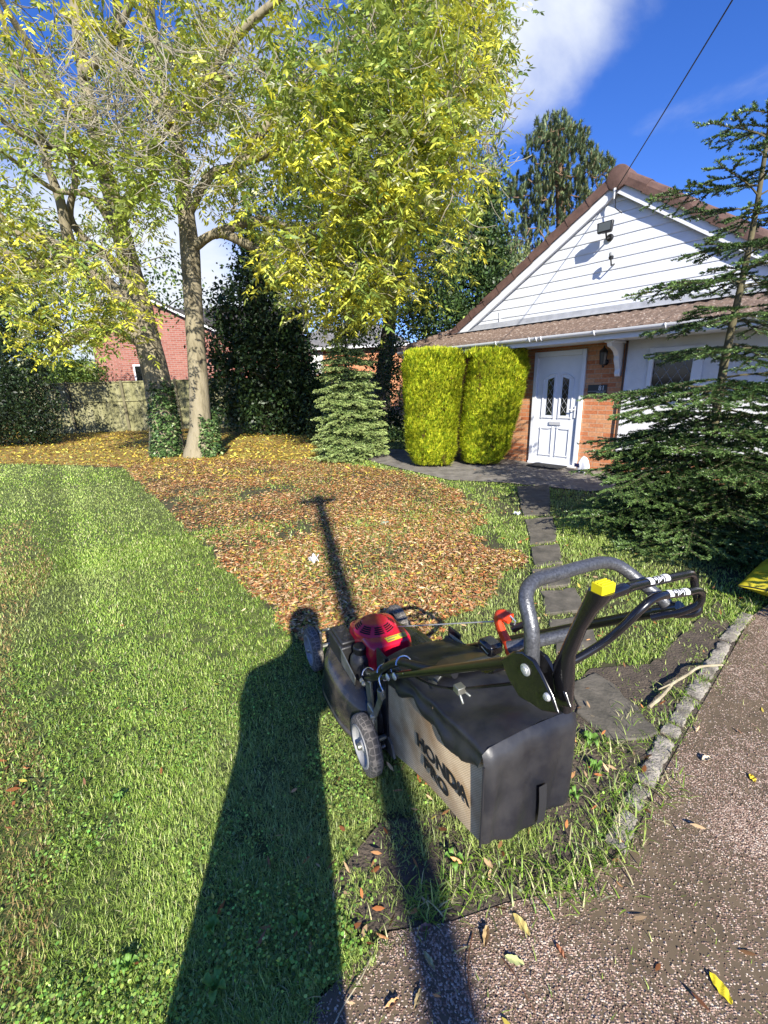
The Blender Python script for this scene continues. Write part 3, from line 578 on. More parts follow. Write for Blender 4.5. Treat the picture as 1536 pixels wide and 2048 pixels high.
mb = MB(); mb.add([(-2.42, -.035, 2.56), (8.3, -.035, 2.56), (8.3, -.06, 2.485), (-2.5, -.06, 2.485), (8.3, -.15, 2.452), (-2.6, -.15, 2.452)], [(0, 1, 2, 3), (3, 2, 4, 5)]); mb.obj('lead_flashing', m_lead, hs_)
gt = MB(); n_ = 10; X0, X1 = -3.25, 8.35
for x_ in (X0, X1):
    for j in range(n_+1): a_ = PI*j/n_; gt.v.append((x_, -OV-.03-.055*math.cos(a_), 2.155-.055*math.sin(a_)))
    for j in range(n_+1): a_ = PI*(n_-j)/n_; gt.v.append((x_, -OV-.03-.049*math.cos(a_), 2.155-.049*math.sin(a_)))
k = 2*(n_+1)
for j in range(k): gt.f.append([j, (j+1) % k, k+(j+1) % k, k+j])
gt.f.append(list(range(k))); gt.f.append(list(range(k, 2*k))[::-1])
gt.obj('gutter', m_white, hs_, smooth=True)
br = MB()
for x_ in (-2.7, -1.75, -.8, -.17, -.05, .03, .85, 1.75, 2.65, 3.6, 4.5):
    br.tube([(x_, -OV-.03-.060*math.cos(PI*j/8), 2.157-.060*math.sin(PI*j/8)) for j in range(9)], .011, 6)
split_loose(br.obj('gutter_clip', m_white, hs_))
mb = MB().box(-3.2, 8.3, -OV+.03, -OV+.05, 2.03, 2.15).box(-3.2, 8.3, -OV+.05, 0, 2.035, 2.05); mb.obj('fascia', m_white, hs_)
mb = MB(); prof = [(0, 1.52), (-.07, 1.52), (-.10, 1.56), (-.09, 1.62), (-.12, 1.68), (-.18, 1.76), (-.18, 1.82), (-.24, 1.88), (-.33, 1.92), (-.46, 1.95), (-.50, 2.03), (0, 2.03)]
mb.prism([(.925, y_, z_) for y_, z_ in prof], (.075, 0, 0)).box(.90, 1.03, -.52, 0, 2.0, 2.034); mb.obj('porch_bracket', m_white, hs_, bevel=.006)
MB().tube([(1.045, -.045, .30), (1.045, -.045, 2.03)], .013, 6).obj('wall_cable', mat('brown_cable', (.06, .03, .02), rough=.6), hs_)
def hloc(x, y, z):                             # bungalow frame to world
    q = p0+hu*x-hn*y; return (q[0], q[1], z)
# floodlight, sensor, lantern, number sign, mat
o = empty('floodlight', hloc(.62, -.03, 3.47), HZ, 'black floodlight high on the white gable boards below the peak', 'light')
MB().prism([(-.10, -.23, .06), (.10, -.23, .06), (.115, -.23, .20), (-.115, -.23, .20)], (0, .06, 0)).prism([(-.07, -.17, .07), (.07, -.17, .07), (.08, -.17, .19), (-.08, -.17, .19)], (0, .06, 0)).obj('housing', m_black, o, bevel=.012)
MB().box(-.085, .085, -.2325, -.2305, .08, .185).obj('lens', mat('lamp_glass', (.10, .11, .10), rough=.1), o)
MB().tube([(0, 0, .03), (0, -.12, .0), (0, -.16, .07)], .013, 8).lathe((0, 0.004, .03), (0, -1, 0), [(.05, 0), (.05, .02), (.03, .03), (0, .03)], 14).obj('bracket', m_black, o)
o = empty('motion_sensor', hloc(.72, -.03, 3.13), HZ, 'small grey motion sensor on the gable boards below the floodlight', 'sensor')
MB().lathe((0, -.13, .04), (0, 0, 1), [(0, 0), (.03, .004), (.035, .04), (.028, .05)], 14).tube([(0, 0, .0), (0, -.10, -.03), (0, -.13, .045)], .011, 8).obj('body', m_black, o, smooth=True)
MB().lathe((0, -.13, .085), (0, 0, 1), [(.027, 0), (.033, .02), (.03, .05), (0, .06)], 14).obj('head', mat('grey_plastic', (.35, .36, .36), rough=.5), o, smooth=True)
o = empty('wall_lantern', hloc(.75, 0, 1.62), HZ, 'black carriage lantern on the brick wall between front door and porch bracket', 'lantern')
MB().lathe((0, -.004, .12), (0, -1, 0), [(.045, 0), (.045, .015), (.02, .03), (0, .03)], 16).tube([(0, -.02, .12), (0, -.09, .05), (0, -.13, .05), (0, -.13, .08)], .009, 8).obj('arm', m_black, o)
lan = MB().lathe((0, -.13, .08), (0, 0, 1), [(0, 0), (.03, .0), (.045, .015)], 6).lathe((0, -.13, .27), (0, 0, 1), [(.07, 0), (.055, .03), (.02, .06), (.008, .09), (0, .10)], 6)
for j in range(6): a_ = j*PI/3; lan.tube([(.045*math.cos(a_), -.13+.045*math.sin(a_), .09), (.06*math.cos(a_), -.13+.06*math.sin(a_), .27)], .005, 4)
lan.obj('cage', m_black, o); MB().lathe((0, -.13, .095), (0, 0, 1), [(.04, 0), (.054, .17)], 6).obj('glass', mat('smoked_glass', (.10, .10, .09), rough=.1), o)
o = empty('number_sign', hloc(.66, 0, 1.33), HZ, 'dark grey house number sign reading 81 on the brick beside the front door', 'sign')
MB().box(-.15, .15, -.022, -.004, -.068, .072).obj('plate', mat('slate_plate', (.018, .021, .024), rough=.35), o, bevel=.002)
m_letter = mat('sign_letter', (.75, .76, .77), rough=.5)
def text(s_, size, parent, name, m, loc, rot, ext=.0008, sx=1., off=0.):
    cu = bpy.data.curves.new(name, 'FONT'); cu.body = s_; cu.size = size; cu.extrude = ext; cu.offset = off; cu.align_x = 'LEFT'; ob = bpy.data.objects.new(name, cu); COL.objects.link(ob)
    dg = bpy.context.evaluated_depsgraph_get(); dg.update(); me = bpy.data.meshes.new_from_object(ob.evaluated_get(dg)); me.name = name; bpy.data.objects.remove(ob); ob = bpy.data.objects.new(name, me); COL.objects.link(ob)
    me.materials.clear(); me.materials.append(m); ob.parent = parent; ob.location = loc; ob.rotation_euler = rot; ob.scale = (sx, 1, 1); return ob
text('81', .105, o, 'number', m_letter, (.02, -.0235, -.015), (PI/2, 0, 0), sx=.95)
ru = MB().box(-.14, .14, -.0245, -.0225, -.030, -.027)
for k in range(9): ru.box(.0+k*.013, .008+k*.013, -.0245, -.0225, -.050, -.042)
ru.obj('rule', m_letter, o)
q = hw(.02, .26); o = MB().box(-.30, .30, -.17, .17, .0, .016).obj('doormat', mat('black_coir', (.012, .013, .014), (.03, .03, .032), 60, rough=1., bump=1., bscale=200), bevel=.004)
o.location = (q[0], q[1], .026); o.rotation_euler = (0, 0, HZ); tag(o, 'black doormat on the paving in front of the white front door', 'doormat')
# white bag by the door
q = hw(.72, .38)
bgm = MB().grid(lambda u, v: ((.10+.02*math.sin(u*31))*math.cos(u*2*PI)*(math.sin(PI*min(v*.93+.07, 1))**.5)*(1-.35*v), (.09+.02*math.sin(u*23))*math.sin(u*2*PI)*(math.sin(PI*min(v*.93+.07, 1))**.5)*(1-.3*v), .26*v+.015*math.sin(u*19+v*8)), 22, 9)
bgo = empty('plastic_bag', (q[0], q[1], .022), HZ, 'white plastic bag with a dark mark standing on the paving right of the door', 'bag')
bgm.obj('bag', mat('white_polythene', (.70, .71, .74), rough=.35), bgo, smooth=True); MB().box(-.10, -.02, -.104, -.098, .10, .16).obj('mark', mat('navy_print', (.02, .02, .07), rough=.5), bgo)
# ------------------------------------------------------------------ fence
FA, FB = at(20, 768, 17.4), at(760, 768, 18.6); fv = FB-FA; fl = math.hypot(fv[0], fv[1]); fz = math.atan2(fv[1], fv[0])
fe = empty('garden_fence', (FA[0], FA[1], 0), fz, 'weathered wooden panel fence with a grey green bloom beyond the ash trees', 'fence')
m_fence = mat('weathered_fence', (.17, .165, .075), (.36, .34, .19), 1.6, rough=.95, bump=.4, bscale=9, col3=(.26, .25, .12), stretch=(3, 3, .5)); m_post = mat('fence_post', (.10, .09, .055), (.20, .18, .10), 4, rough=.95, stretch=(3, 3, .5))
npan = int(fl/1.83); pw_ = fl/npan
def ftop(i): return 1.93 if i < 7 else 1.90
for i in range(npan):
    p_ = MB(); x0 = i*pw_+.05; nb = 14; bw = (pw_-.1)/nb
    for k in range(nb):
        zt = ftop(i)-.02+random.uniform(-.008, .008); p_.add([(x0+k*bw, 0, .1), (x0+(k+1)*bw+.012, -.014, .1), (x0+(k+1)*bw+.012, -.014, zt), (x0+k*bw, 0, zt)], [(0, 1, 2, 3)])
    p_.box(x0, x0+pw_-.1, -.055, -.018, 1.18, 1.24).box(x0, x0+pw_-.1, -.05, .02, ftop(i)-.03, ftop(i)+.01).box(x0, x0+pw_-.1, -.04, .02, 0, .14).obj('fence_panel', m_fence, fe)
for i in range(npan+1): MB().box(i*pw_-.05, i*pw_+.05, -.07, .05, 0, ftop(i)+.04).obj('fence_post', m_post, fe)
# ------------------------------------------------------------------ houses beyond the fence
m_rbrick = brickmat('red_brick', (.27, .090, .062), (.36, .145, .105), (.34, .26, .22), .34, .11, ms=.022, axis='XY')
m_dtile = mat('slate_roof', (.035, .032, .03), (.07, .062, .055), 3, rough=.9)
Yh = 27.; eL = at(190, 684, Yh); ap = at(303, 600, Yh); w_ = (ap[0]-eL[0]); bx = at(303, 700, Yh)[0]
rb = empty('brick_house', (ap[0], Yh, 0), math.radians(6), 'two storey red brick house end with dark roof beyond the fence, behind the ash trunks', 'house')
mb = MB(); mb.prism([(-w_, 0, 0), (w_*1.15, 0, 0), (w_*1.15, 0, eL[2]), (0, 0, ap[2]-.1), (-w_, 0, eL[2])], (0, 7, 0)); wl = mb.obj('wall', m_rbrick, rb)
mb = MB(); mb.prism([(-w_-.3, -.25, eL[2]-.12), (0, -.25, ap[2]), (0, -.25, ap[2]+.16), (-w_-.3, -.25, eL[2]+.04)], (0, 7.5, 0)).prism([(0, -.25, ap[2]), (w_*1.15+.3, -.25, eL[2]-.12), (w_*1.15+.3, -.25, eL[2]+.04), (0, -.25, ap[2]+.16)], (0, 7.5, 0)); mb.obj('roof', m_dtile, rb)
mb = MB().prism([(-w_-.28, -.28, eL[2]-.22), (0, -.28, ap[2]-.10), (0, -.28, ap[2]), (-w_-.28, -.28, eL[2]-.11)], (0, .03, 0)).prism([(0, -.28, ap[2]-.10), (w_*1.15+.28, -.28, eL[2]-.22), (w_*1.15+.28, -.28, eL[2]-.11), (0, -.28, ap[2])], (0, .03, 0)); mb.obj('verge_board', m_white, rb)
for px_, py_, ww, hh in ((287, 752, .42, 1.3),):
    q = at(px_, py_, Yh); f_ = MB().box(q[0]-ap[0]-ww, q[0]-ap[0]+ww, -.06, .02, q[2]-hh/2, q[2]+hh/2).obj('window', m_white, rb); MB().box(q[0]-ap[0]-ww+.1, q[0]-ap[0]+ww-.1, -.075, -.062, q[2]-hh/2+.1, q[2]+hh/2-.1).obj('pane', m_glass, f_)
q = at(252, 722, Yh);
c0_ = at(440, 700, 29.); rw = empty('brick_house_wing', (c0_[0], 29.2, 0), math.radians(4), 'lower red brick house with white windows glimpsed between the right ash trunk and the ivy', 'house')
hz_ = at(440, 672, 29.)[2]; mb = MB().box(-3.2, 5.2, 0, 6, 0, hz_).obj('wall', m_rbrick, rw)
MB().prism([(-3.5, -.4, hz_-.05), (5.5, -.4, hz_-.05), (5.5, 3., hz_+2.0), (-3.5, 3., hz_+2.0)], (0, .05, .14)).obj('roof', m_dtile, rw)
for xx, zz, a_, b_ in ((0, 2.2, .7, 1.2), (2.2, 2.2, .5, 1.2), (.6, 4.3, .9, .9), (3.6, 4.3, .7, .9)):
    f_ = MB().box(xx-a_, xx+a_, -.06, .02, zz-b_/2, zz+b_/2).obj('window', m_white, rw); MB().box(xx-a_+.1, xx-.05, -.075, -.062, zz-b_/2+.1, zz+b_/2-.1).box(xx+.05, xx+a_-.1, -.075, -.062, zz-b_/2+.1, zz+b_/2-.1).obj('pane', m_glass, f_)
c1_ = at(650, 700, 34.); r2 = empty('distant_house', (c1_[0], 34., 0), math.radians(-14), 'distant house with grey hipped roof and orange brick seen left of the small spruce', 'house')
hz_ = at(650, 697, 34.)[2]; MB().box(-3.6, 6, 0, 6, 0, hz_).obj('wall', m_brick, r2); MB().box(-3.7, -.2, -.05, 0, hz_-1.8, hz_-.2).obj('white_render', m_render, r2)
mb = MB().add([(-4.1, -.5, hz_), (6.5, -.5, hz_), (6.5, 6.5, hz_), (-4.1, 6.5, hz_), (-.9, 3, hz_+1.9), (3.2, 3, hz_+1.9)], [(0, 1, 5, 4), (1, 2, 5), (2, 3, 4, 5), (3, 0, 4), (0, 3, 2, 1)]); mb.obj('roof', mat('grey_roof', (.13, .13, .13), (.2, .19, .18), 2, rough=.9), r2)
MB().box(-4.1, 6.5, -.55, -.45, hz_-.12, hz_+.04).obj('gutter', m_white, r2)
f_ = MB().box(-3.1, -1.9, -.12, -.05, hz_-1.6, hz_-.5).obj('window', m_white, r2); MB().box(-3.0, -2.0, -.135, -.122, hz_-1.5, hz_-.6).obj('pane', m_glass, f_)
f_ = MB().box(.6, 1.6, -.07, 0, .2, 2.2).obj('dark_door', m_black, r2)
MB().tube([(-3.0, 3, hz_+.9), (-3.0, 3, hz_+3.2)], .04, 5).obj('aerial', m_lead, r2)
# ------------------------------------------------------------------ lawnmower
MO = gnd(735, 1535); MA = gnd(632, 1338); mf = (MA-MO); mf /= np.linalg.norm(mf); mrx = np.array([mf[1], -mf[0], 0])
mw = empty('lawnmower', (MO[0], MO[1], 0), math.atan2(mrx[1], mrx[0]), 'petrol lawnmower with red engine cover and black grass bag standing on the lawn', 'lawnmower')
m_deck = mat('grey_deck_paint', (.016, .017, .019), (.11, .09, .065), 6, rough=.27, coat=.3, thr=(.47, .78), bump=.12, bscale=90)
m_red = mat('red_cover', (.66, .008, .035), (.56, .007, .028), 5, rough=.28, coat=.5)
m_plast = mat('mower_black', (.014, .014, .015), (.03, .03, .03), 30, rough=.42, bump=.1, bscale=300)
m_olive = mat('dark_olive_tube', (.009, .009, .006), rough=.32, coat=.2)
m_steel = mat('zinc_steel', (.42, .43, .38), (.25, .25, .2), 18, rough=.4, metal=.8)
m_hoop = mat('hammered_grey', (.075, .078, .083), (.165, .17, .178), 160, rough=.36, metal=.5, bump=.15, bscale=260)
m_gloss = mat('gloss_black', (.008, .008, .009), rough=.22, coat=.4)
m_tyre = mat('dusty_tyre', (.055, .05, .045), (.20, .18, .15), 14, rough=.95)
# tyre tread: hexagonal blocks
def treadmat():
    m = bpy.data.materials.new('tyre_tread'); m.use_nodes = True; t = m.node_tree; b = t.nodes['Principled BSDF']; tc_ = N(t, 'ShaderNodeTexCoord')
    v = N(t, 'ShaderNodeTexVoronoi', feature='DISTANCE_TO_EDGE'); v.inputs['Scale'].default_value = 46; v.inputs['Randomness'].default_value = .25; t.links.new(tc_.outputs['Object'], v.inputs['Vector'])
    r = N(t, 'ShaderNodeValToRGB'); r.color_ramp.elements[0].color = (.26, .23, .19, 1); r.color_ramp.elements[1].color = (.085, .078, .068, 1); r.color_ramp.elements[0].position = .0; r.color_ramp.elements[1].position = .12
    t.links.new(v.outputs['Distance'], r.inputs[0]); t.links.new(r.outputs[0], b.inputs['Base Color']); b.inputs['Roughness'].default_value = .95
    bp = N(t, 'ShaderNodeBump'); bp.inputs['Distance'].default_value = .003; bp.inputs['Strength'].default_value = .8; t.links.new(r.outputs[0], bp.inputs['Height']); bp.invert = True; t.links.new(bp.outputs[0], b.inputs['Normal']); return m
m_tread = treadmat()
XC = .26
# deck shell
def deckpt(u, v):
    prof = [(1.03, .055), (1.03, .062), (1.0, .075), (.995, .12), (.985, .165), (.95, .205), (.88, .232), (.74, .243), (.4, .247), (0, .25)]
    k = v*(len(prof)-1); i = min(int(k), len(prof)-2); f_ = k-i; r_ = prof[i][0]*(1-f_)+prof[i+1][0]*f_; z_ = prof[i][1]*(1-f_)+prof[i+1][1]*f_
    a_ = u*2*PI; ca, sa = math.cos(a_), math.sin(a_); e_ = 2/2.7
    x_ = XC+.300*r_*(abs(ca)**e_)*(1 if ca > 0 else -1); y_ = .34+.37*r_*(abs(sa)**e_)*(1 if sa > 0 else -1)
    if y_ > .45: x_ = XC+(x_-XC)*(1-.9*(y_-.45)**1.2)
    return (x_, max(y_, -.0), z_)
MB().grid(deckpt, 72, 27).obj('deck', m_deck, mw, smooth=True, angle=60)
# wheels
def wheel(x, y, s_):
    r_ = .12; ox = x-s_*.028
    ty = MB().lathe((x-.026, y, r_), (1, 0, 0), [(.078, .0), (.108, .0), (.117, .006), (.120, .016), (.120, .036), (.117, .046), (.108, .052), (.078, .052)], 40).obj('wheel', m_tread, mw, smooth=True, angle=60)
    xo = x+s_*.030
    MB().lathe((xo, y, r_), (-s_, 0, 0), [(0, .006), (.018, .006), (.022, .012), (.028, .018), (.06, .022), (.072, .014), (.076, .0), (.084, .0), (.086, .006), (.086, .05)], 36).obj('hub', mat('grey_hub', (.30, .31, .32), (.20, .19, .17), 12, rough=.55), ty, smooth=True)
    MB().lathe((xo+s_*.008, y, r_), (-s_, 0, 0), [(0, 0), (.012, 0), (.014, .006), (.014, .014)], 12).obj('axle_bolt', m_steel, ty, smooth=True)
wheel(.0, .735, -1); wheel(.0, .0, -1); wheel(.52, .735, 1); wheel(.52, .0, 1)
split_loose(MB().tube([(0, .735, .12), (.52, .735, .12)], .011, 8).tube([(0, 0, .12), (.52, 0, .12)], .011, 8).obj('axle', m_steel, mw))
split_loose(MB().box(.03, .045, .70, .78, .11, .23).box(.03, .045, -.02, .05, .10, .27).tube([(.05, .70, .24), (.055, .60, .30)], .008, 6).obj('height_bracket', m_steel, mw, bevel=.004))
# engine block and cover
MB().box(.12, .32, .19, .50, .24, .30).box(.15, .30, .45, .53, .25, .33).obj('engine_block', m_plast, mw, bevel=.01)
ec = MB(); 
def covpt(u, v):
    prof = [(1., .285), (1.0, .30), (.985, .375), (.95, .398), (.88, .408), (.5, .415), (0, .417)]
    k = v*(len(prof)-1); i = min(int(k), len(prof)-2); f_ = k-i; r_ = prof[i][0]*(1-f_)+prof[i+1][0]*f_; z_ = prof[i][1]*(1-f_)+prof[i+1][1]*f_
    a_ = u*2*PI+.001; ca, sa = math.cos(a_), math.sin(a_); e_ = 2/6.; x_ = .222+.112*r_*(abs(ca)**e_)*(1 if ca > 0 else -1); y_ = .335+.155*r_*(abs(sa)**e_)*(1 if sa > 0 else -1)
    if v > .2: z_ -= .02*max(0, (y_-.40)/.1)
    return (x_, y_, z_)
cover = ec.grid(covpt, 96, 18).obj('engine_cover', m_red, mw, smooth=True, angle=45)
MB().lathe((.205, .345, .40), (0, 0, 1), [(.104, .0), (.102, .012), (.094, .020), (.064, .042), (.054, .045), (0, .046)], 40).obj('recoil_housing', m_red, cover, smooth=True, angle=24)
sl = MB()
for ring, (r0, z0) in enumerate(((.091, .4225), (.083, .4282), (.075, .4340), (.067, .4398))):
    for c0, hw_ in ((-100, 15), (-60, 17), (-145, 17), (-10, 14), (30, 14), (170, 15)):
        n_ = 6; b0 = len(sl.v)
        for j in range(n_+1):
            a_ = math.radians(c0-hw_+2*hw_*j/n_); ca, sa = math.cos(a_), math.sin(a_); sl.v += [(.205+ca*(r0+.0026), .345+sa*(r0+.0026), z0-.0006), (.205+ca*(r0-.0026), .345+sa*(r0-.0026), z0+.0034)]
        for j in range(n_): sl.f.append([b0+2*j, b0+2*j+2, b0+2*j+3, b0+2*j+1])
sl.obj('vent_slots', mat('vent_black', (.002, .002, .002), rough=.9), cover)
st_ = MB().box(-.05, .05, -.016, .016, 0, .0015).obj('sticker', mat('yellow_sticker', (.75, .62, .04), rough=.5), cover)
st_.location = (.250, .214, .4125); st_.rotation_euler = (math.radians(5), 0, math.radians(3))
MB().box(-.042, .012, .004, .011, .0017, .0024).box(-.045, -.01, -.012, -.004, .0017, .0024).box(.018, .043, -.012, .012, .0017, .0024).obj('sticker_print', mat('sticker_print', (.30, .28, .10), rough=.6), st_)
MB().box(.20, .226, .225, .262, .4095, .4125).lathe((.213, .236, .411), (0, 0, 1), [(0, .006), (.005, .006), (.006, .0)], 10).obj('cover_screw', m_red, cover, bevel=.002)
# air filter box and fuel tank
af = MB().box(.035, .125, .355, .545, .235, .335).box(.045, .118, .37, .53, .335, .352).obj('air_filter', m_plast, mw, bevel=.016, seg=3)
for yy in (.485, .405): MB().lathe((.082, yy, .352), (0, 0, 1), [(.022, 0), (.022, .006), (.008, .010), (.007, .024), (0, .025)], 14).tube([(.068, yy, .366), (.096, yy, .366)], .005, 6).obj('wing_nut', m_plast, af, smooth=True)
MB().lathe((.095, .265, .20), (0, 0, 1), [(0, 0), (.046, 0), (.050, .01), (.050, .11), (.044, .135), (.028, .152), (.028, .160)], 28).obj('fuel_tank', m_plast, mw, smooth=True)
MB().lathe((.095, .265, .355), (0, 0, 1), [(.030, 0), (.032, .004), (.032, .028), (.028, .034), (0, .035)]+[], 20).obj('fuel_cap', m_black, mw, smooth=True, angle=30)
MB().prism([(.035, .40, .245), (.035, .20, .245), (.035, .19, .29), (.035, .38, .335)], (.006, 0, 0)).obj('guard_plate', m_steel, mw, bevel=.003)
# rear discharge frame and flap
MB().box(.085, .095, -.02, .06, .06, .50).box(.425, .435, -.02, .06, .06, .50).box(.085, .435, .02, .03, .22, .36).obj('rear_frame', m_plast, mw)
MB().prism([(.085, .0, .14), (.085, -.05, .12), (.085, -.075, .07), (.085, .0, .05)], (.01, 0, 0)).obj('side_skirt', mat('dusty_grey', (.20, .18, .14), rough=.8), mw)
def flap(u, v):
    x_ = .135+.29*u; y_ = .14-.43*v; z_ = .345+.235*v**.9+.02*math.sin(PI*u)*(1-.3*v); 
    if u < .12: z_ -= (.12-u)**2*2.2
    if u > .88: z_ -= (u-.88)**2*2.2
    return (x_, y_, z_)
fo = MB().grid(flap, 22, 16).obj('discharge_flap', mat('flap_black', (.018, .019, .016), (.05, .052, .045), 4, rough=.38), mw, smooth=True); so = fo.modifiers.new('s', 'SOLIDIFY'); so.thickness = .008
# ---- grass bag
BG = dict(x0=.10, x1=.40)
def lerp(a, b, t): return a+(b-a)*t
def bagc(y):                                   # bottom and top height along the bag; y from .03 (front) to -.60 (rear)
    t_ = (.03-y)/.63; return lerp(.045, .262, t_), lerp(.49, .575, t_)
m_mesh = bpy.data.materials.new('beige_bag_mesh'); m_mesh.use_nodes = True; t = m_mesh.node_tree; b = t.nodes['Principled BSDF']; tc_ = N(t, 'ShaderNodeTexCoord')
wv = N(t, 'ShaderNodeTexBrick'); wv.inputs['Scale'].default_value = 1; wv.inputs['Brick Width'].default_value = .0065; wv.inputs['Row Height'].default_value = .0045; wv.inputs['Mortar Size'].default_value = .0009; wv.inputs['Color1'].default_value = (.86, .68, .42, 1); wv.inputs['Color2'].default_value = (.78, .60, .36, 1); wv.inputs['Mortar'].default_value = (.46, .34, .19, 1)
sx_ = N(t, 'ShaderNodeSeparateXYZ'); cx_ = N(t, 'ShaderNodeCombineXYZ'); t.links.new(tc_.outputs['Object'], sx_.inputs[0]); t.links.new(sx_.outputs['Y'], cx_.inputs['X']); t.links.new(sx_.outputs['Z'], cx_.inputs['Y']); t.links.new(cx_.outputs[0], wv.inputs['Vector'])
dn = N(t, 'ShaderNodeTexNoise'); dn.inputs['Scale'].default_value = 6; dn.inputs['Detail'].default_value = 4; t.links.new(tc_.outputs['Object'], dn.inputs['Vector']); dr2 = N(t, 'ShaderNodeValToRGB'); dr2.color_ramp.elements[0].position = .38; dr2.color_ramp.elements[0].color = (.62, .50, .38, 1); dr2.color_ramp.elements[1].position = .6; dr2.color_ramp.elements[1].color = (1, 1, 1, 1); t.links.new(dn.outputs['Fac'], dr2.inputs[0])
mx_ = N(t, 'ShaderNodeMix', data_type='RGBA', blend_type='MULTIPLY'); mx_.inputs['Factor'].default_value = 1; t.links.new(wv.outputs['Color'], mx_.inputs['A']); t.links.new(dr2.outputs[0], mx_.inputs['B']); t.links.new(mx_.outputs['Result'], b.inputs['Base Color']); b.inputs['Roughness'].default_value = .85
bag = MB()
def side(x_, sgn):
    def f(u, v):
        y_ = .03-.63*u; z0, z1 = bagc(y_); bul = .012*math.sin(PI*u)*math.sin(PI*v)+.004*math.sin(9*u+3*v); return (x_+sgn*bul, y_, lerp(z0, z1, v)+(.012*math.sin(PI*u) if v == 0 else 0))
    return f
bag.grid(side(BG['x0'], -1), 30, 14).grid(side(BG['x1']+.01, 1), 30, 14)
bag.grid(lambda u, v: (lerp(BG['x0'], BG['x1']+.01, v), .03-.63*u, bagc(.03-.63*u)[0]+(.012*math.sin(PI*u) if v in (0, 1) else -.012*math.sin(PI*v))), 30, 8)
bagm = bag.obj('grass_bag', m_mesh, mw, smooth=True, angle=50)
m_cov = mat('black_canvas', (.010, .011, .015), (.050, .049, .048), 5, rough=.42, bump=.45, bscale=9, thr=(.42, .78))
cv = MB(); n_ = 44
def wr(x, y, z, a=.007):                        # folds of the cloth
    return a*(1.1*(abs(math.sin(13*x-11*z+9*y+1.5*math.sin(9*z)))*-1.2+.6)+math.sin(17*x+23*y+9*z)+.7*math.sin(31*y-19*z+4)+.5*math.sin(41*x+13*z)+.4*math.sin(57*y+29*x))
rowsA = []                                      # wraps left skirt -> top -> right skirt, then the rear face
def skirt(y): 
    t_ = (.03-y)/.63; return .080+.018*math.sin(t_*9+.6)+.010*math.sin(t_*23+1)-.022*t_
def section(y):
    z0, z1 = bagc(y); sk = skirt(y); L_ = []
    for k in range(9): v = k/8; L_.append((BG['x0']-.010-.006*math.sin(v*5), z1-sk*(1-v)-.012*v))
    for k in range(1, 5): a_ = PI-PI/2*k/4; L_.append((BG['x0']+.012+.022*math.cos(a_), z1-.012+.022*math.sin(a_)))
    for k in range(1, 16): v = k/16; L_.append((lerp(BG['x0']+.012, BG['x1']-.002, v), z1+.010+.012*math.sin(PI*v)))
    for k in range(0, 5): a_ = PI/2-PI/2*k/4; L_.append((BG['x1']-.002+.022*math.cos(a_), z1-.012+.022*math.sin(a_)))
    for k in range(1, 6): v = k/5; L_.append((BG['x1']+.020, z1-.012-.14*v))
    return L_
ys = [.03-.63*k/30 for k in range(31)]
S_ = [section(y_) for y_ in ys]; w0 = len(S_[0])
for y_, sec in zip(ys, S_):
    fr = (.03-y_)/.63; sag = .055*max(0, 1-fr/.42)**1.5
    for k, (x_, z_) in enumerate(sec):
        edge = min(k, w0-1-k); a_ = .0075 if edge < 9 else .0035
        d_ = wr(x_, y_, z_, a_); cv.v.append((x_-(abs(d_)*1.1+d_*.5 if k < 9 else 0), y_, z_+(d_ if k >= 11 else 0)-(sag if 10 < k < w0-10 else sag*.5)*.6))
for i in range(30):
    for k in range(w0-1): a_ = i*w0+k; cv.f.append([a_, a_+1, a_+w0+1, a_+w0])
def rear(u, v):                                 # u across, v from top to bottom
    z0, z1 = bagc(-.60); zb = z0-.02; x_ = lerp(BG['x0']-.012, BG['x1']+.022, u); r_ = .022
    e_ = min(u, 1-u); z_ = lerp(z1+.010+.010*math.sin(PI*u), zb+.01*math.cos(u*7), v)
    y_ = -.60-.024*min(1, v*9)**.5*min(1, e_*14+.25)**.6+(.0050*math.sin(x_*62+1.4*math.sin(z_*11))+.0035*math.sin(x_*31-z_*14+2)+.006*max(0, 1-abs(u-.12-.25*v)/.035)*max(0, 1-abs(v-.35)/.4)-.005*max(0, 1-abs(u-.8+.15*v)/.04))*min(1, v*4)*min(1, e_*8)
    if v > .93: y_ += (v-.93)*.35
    return (x_-(0 if u > .5 else 0), y_, z_-.012*(1-min(1, e_*16))*(v < .1))
cv.grid(rear, 30, 26)
cover2 = cv.obj('bag_cover', m_cov, bagm, smooth=True, angle=60)
MB().tube([(BG['x0']-.014, -.612, bagc(-.6)[0]+.005), (BG['x0']-.016, -.616, lerp(*bagc(-.6), .5)), (BG['x0']-.014, -.612, bagc(-.6)[1]-.03)], .0035, 6).obj('piping', mat('piping_black', (.02, .02, .022), rough=.5), bagm)
MB().grid(lambda u, v: (.262+.028*u+.004*v, -.638-.004*math.sin(PI*v), .415-.14*v), 2, 10).obj('grab_strap', mat('webbing', (.014, .014, .015), rough=.8), bagm)
m_print = mat('black_print', (.012, .011, .01), rough=.7)
RM1 = Matrix(((0, 0, -1), (-1, 0, 0), (0, 1, 0)))  # text x -> -y, text y -> z, facing -x
def sidetext(s_, size, y0, z0, dy, dz, sx):
    d = Vector((0, dy, dz)).normalized(); up_ = Vector((-1, 0, 0)).cross(d); M_ = Matrix((d, up_, Vector((-1, 0, 0)))).transposed()
    ob = text(s_, size, bagm, 'lettering', m_print, (BG['x0']-.0142, y0, z0), M_.to_euler(), sx=sx, off=size*.035, ext=.0006); return ob
sidetext('HONDA', .066, -.262, .312, -.255, .035, 1.20)
sidetext('PRO', .060, -.308, .262, -.15, .012, 1.30)
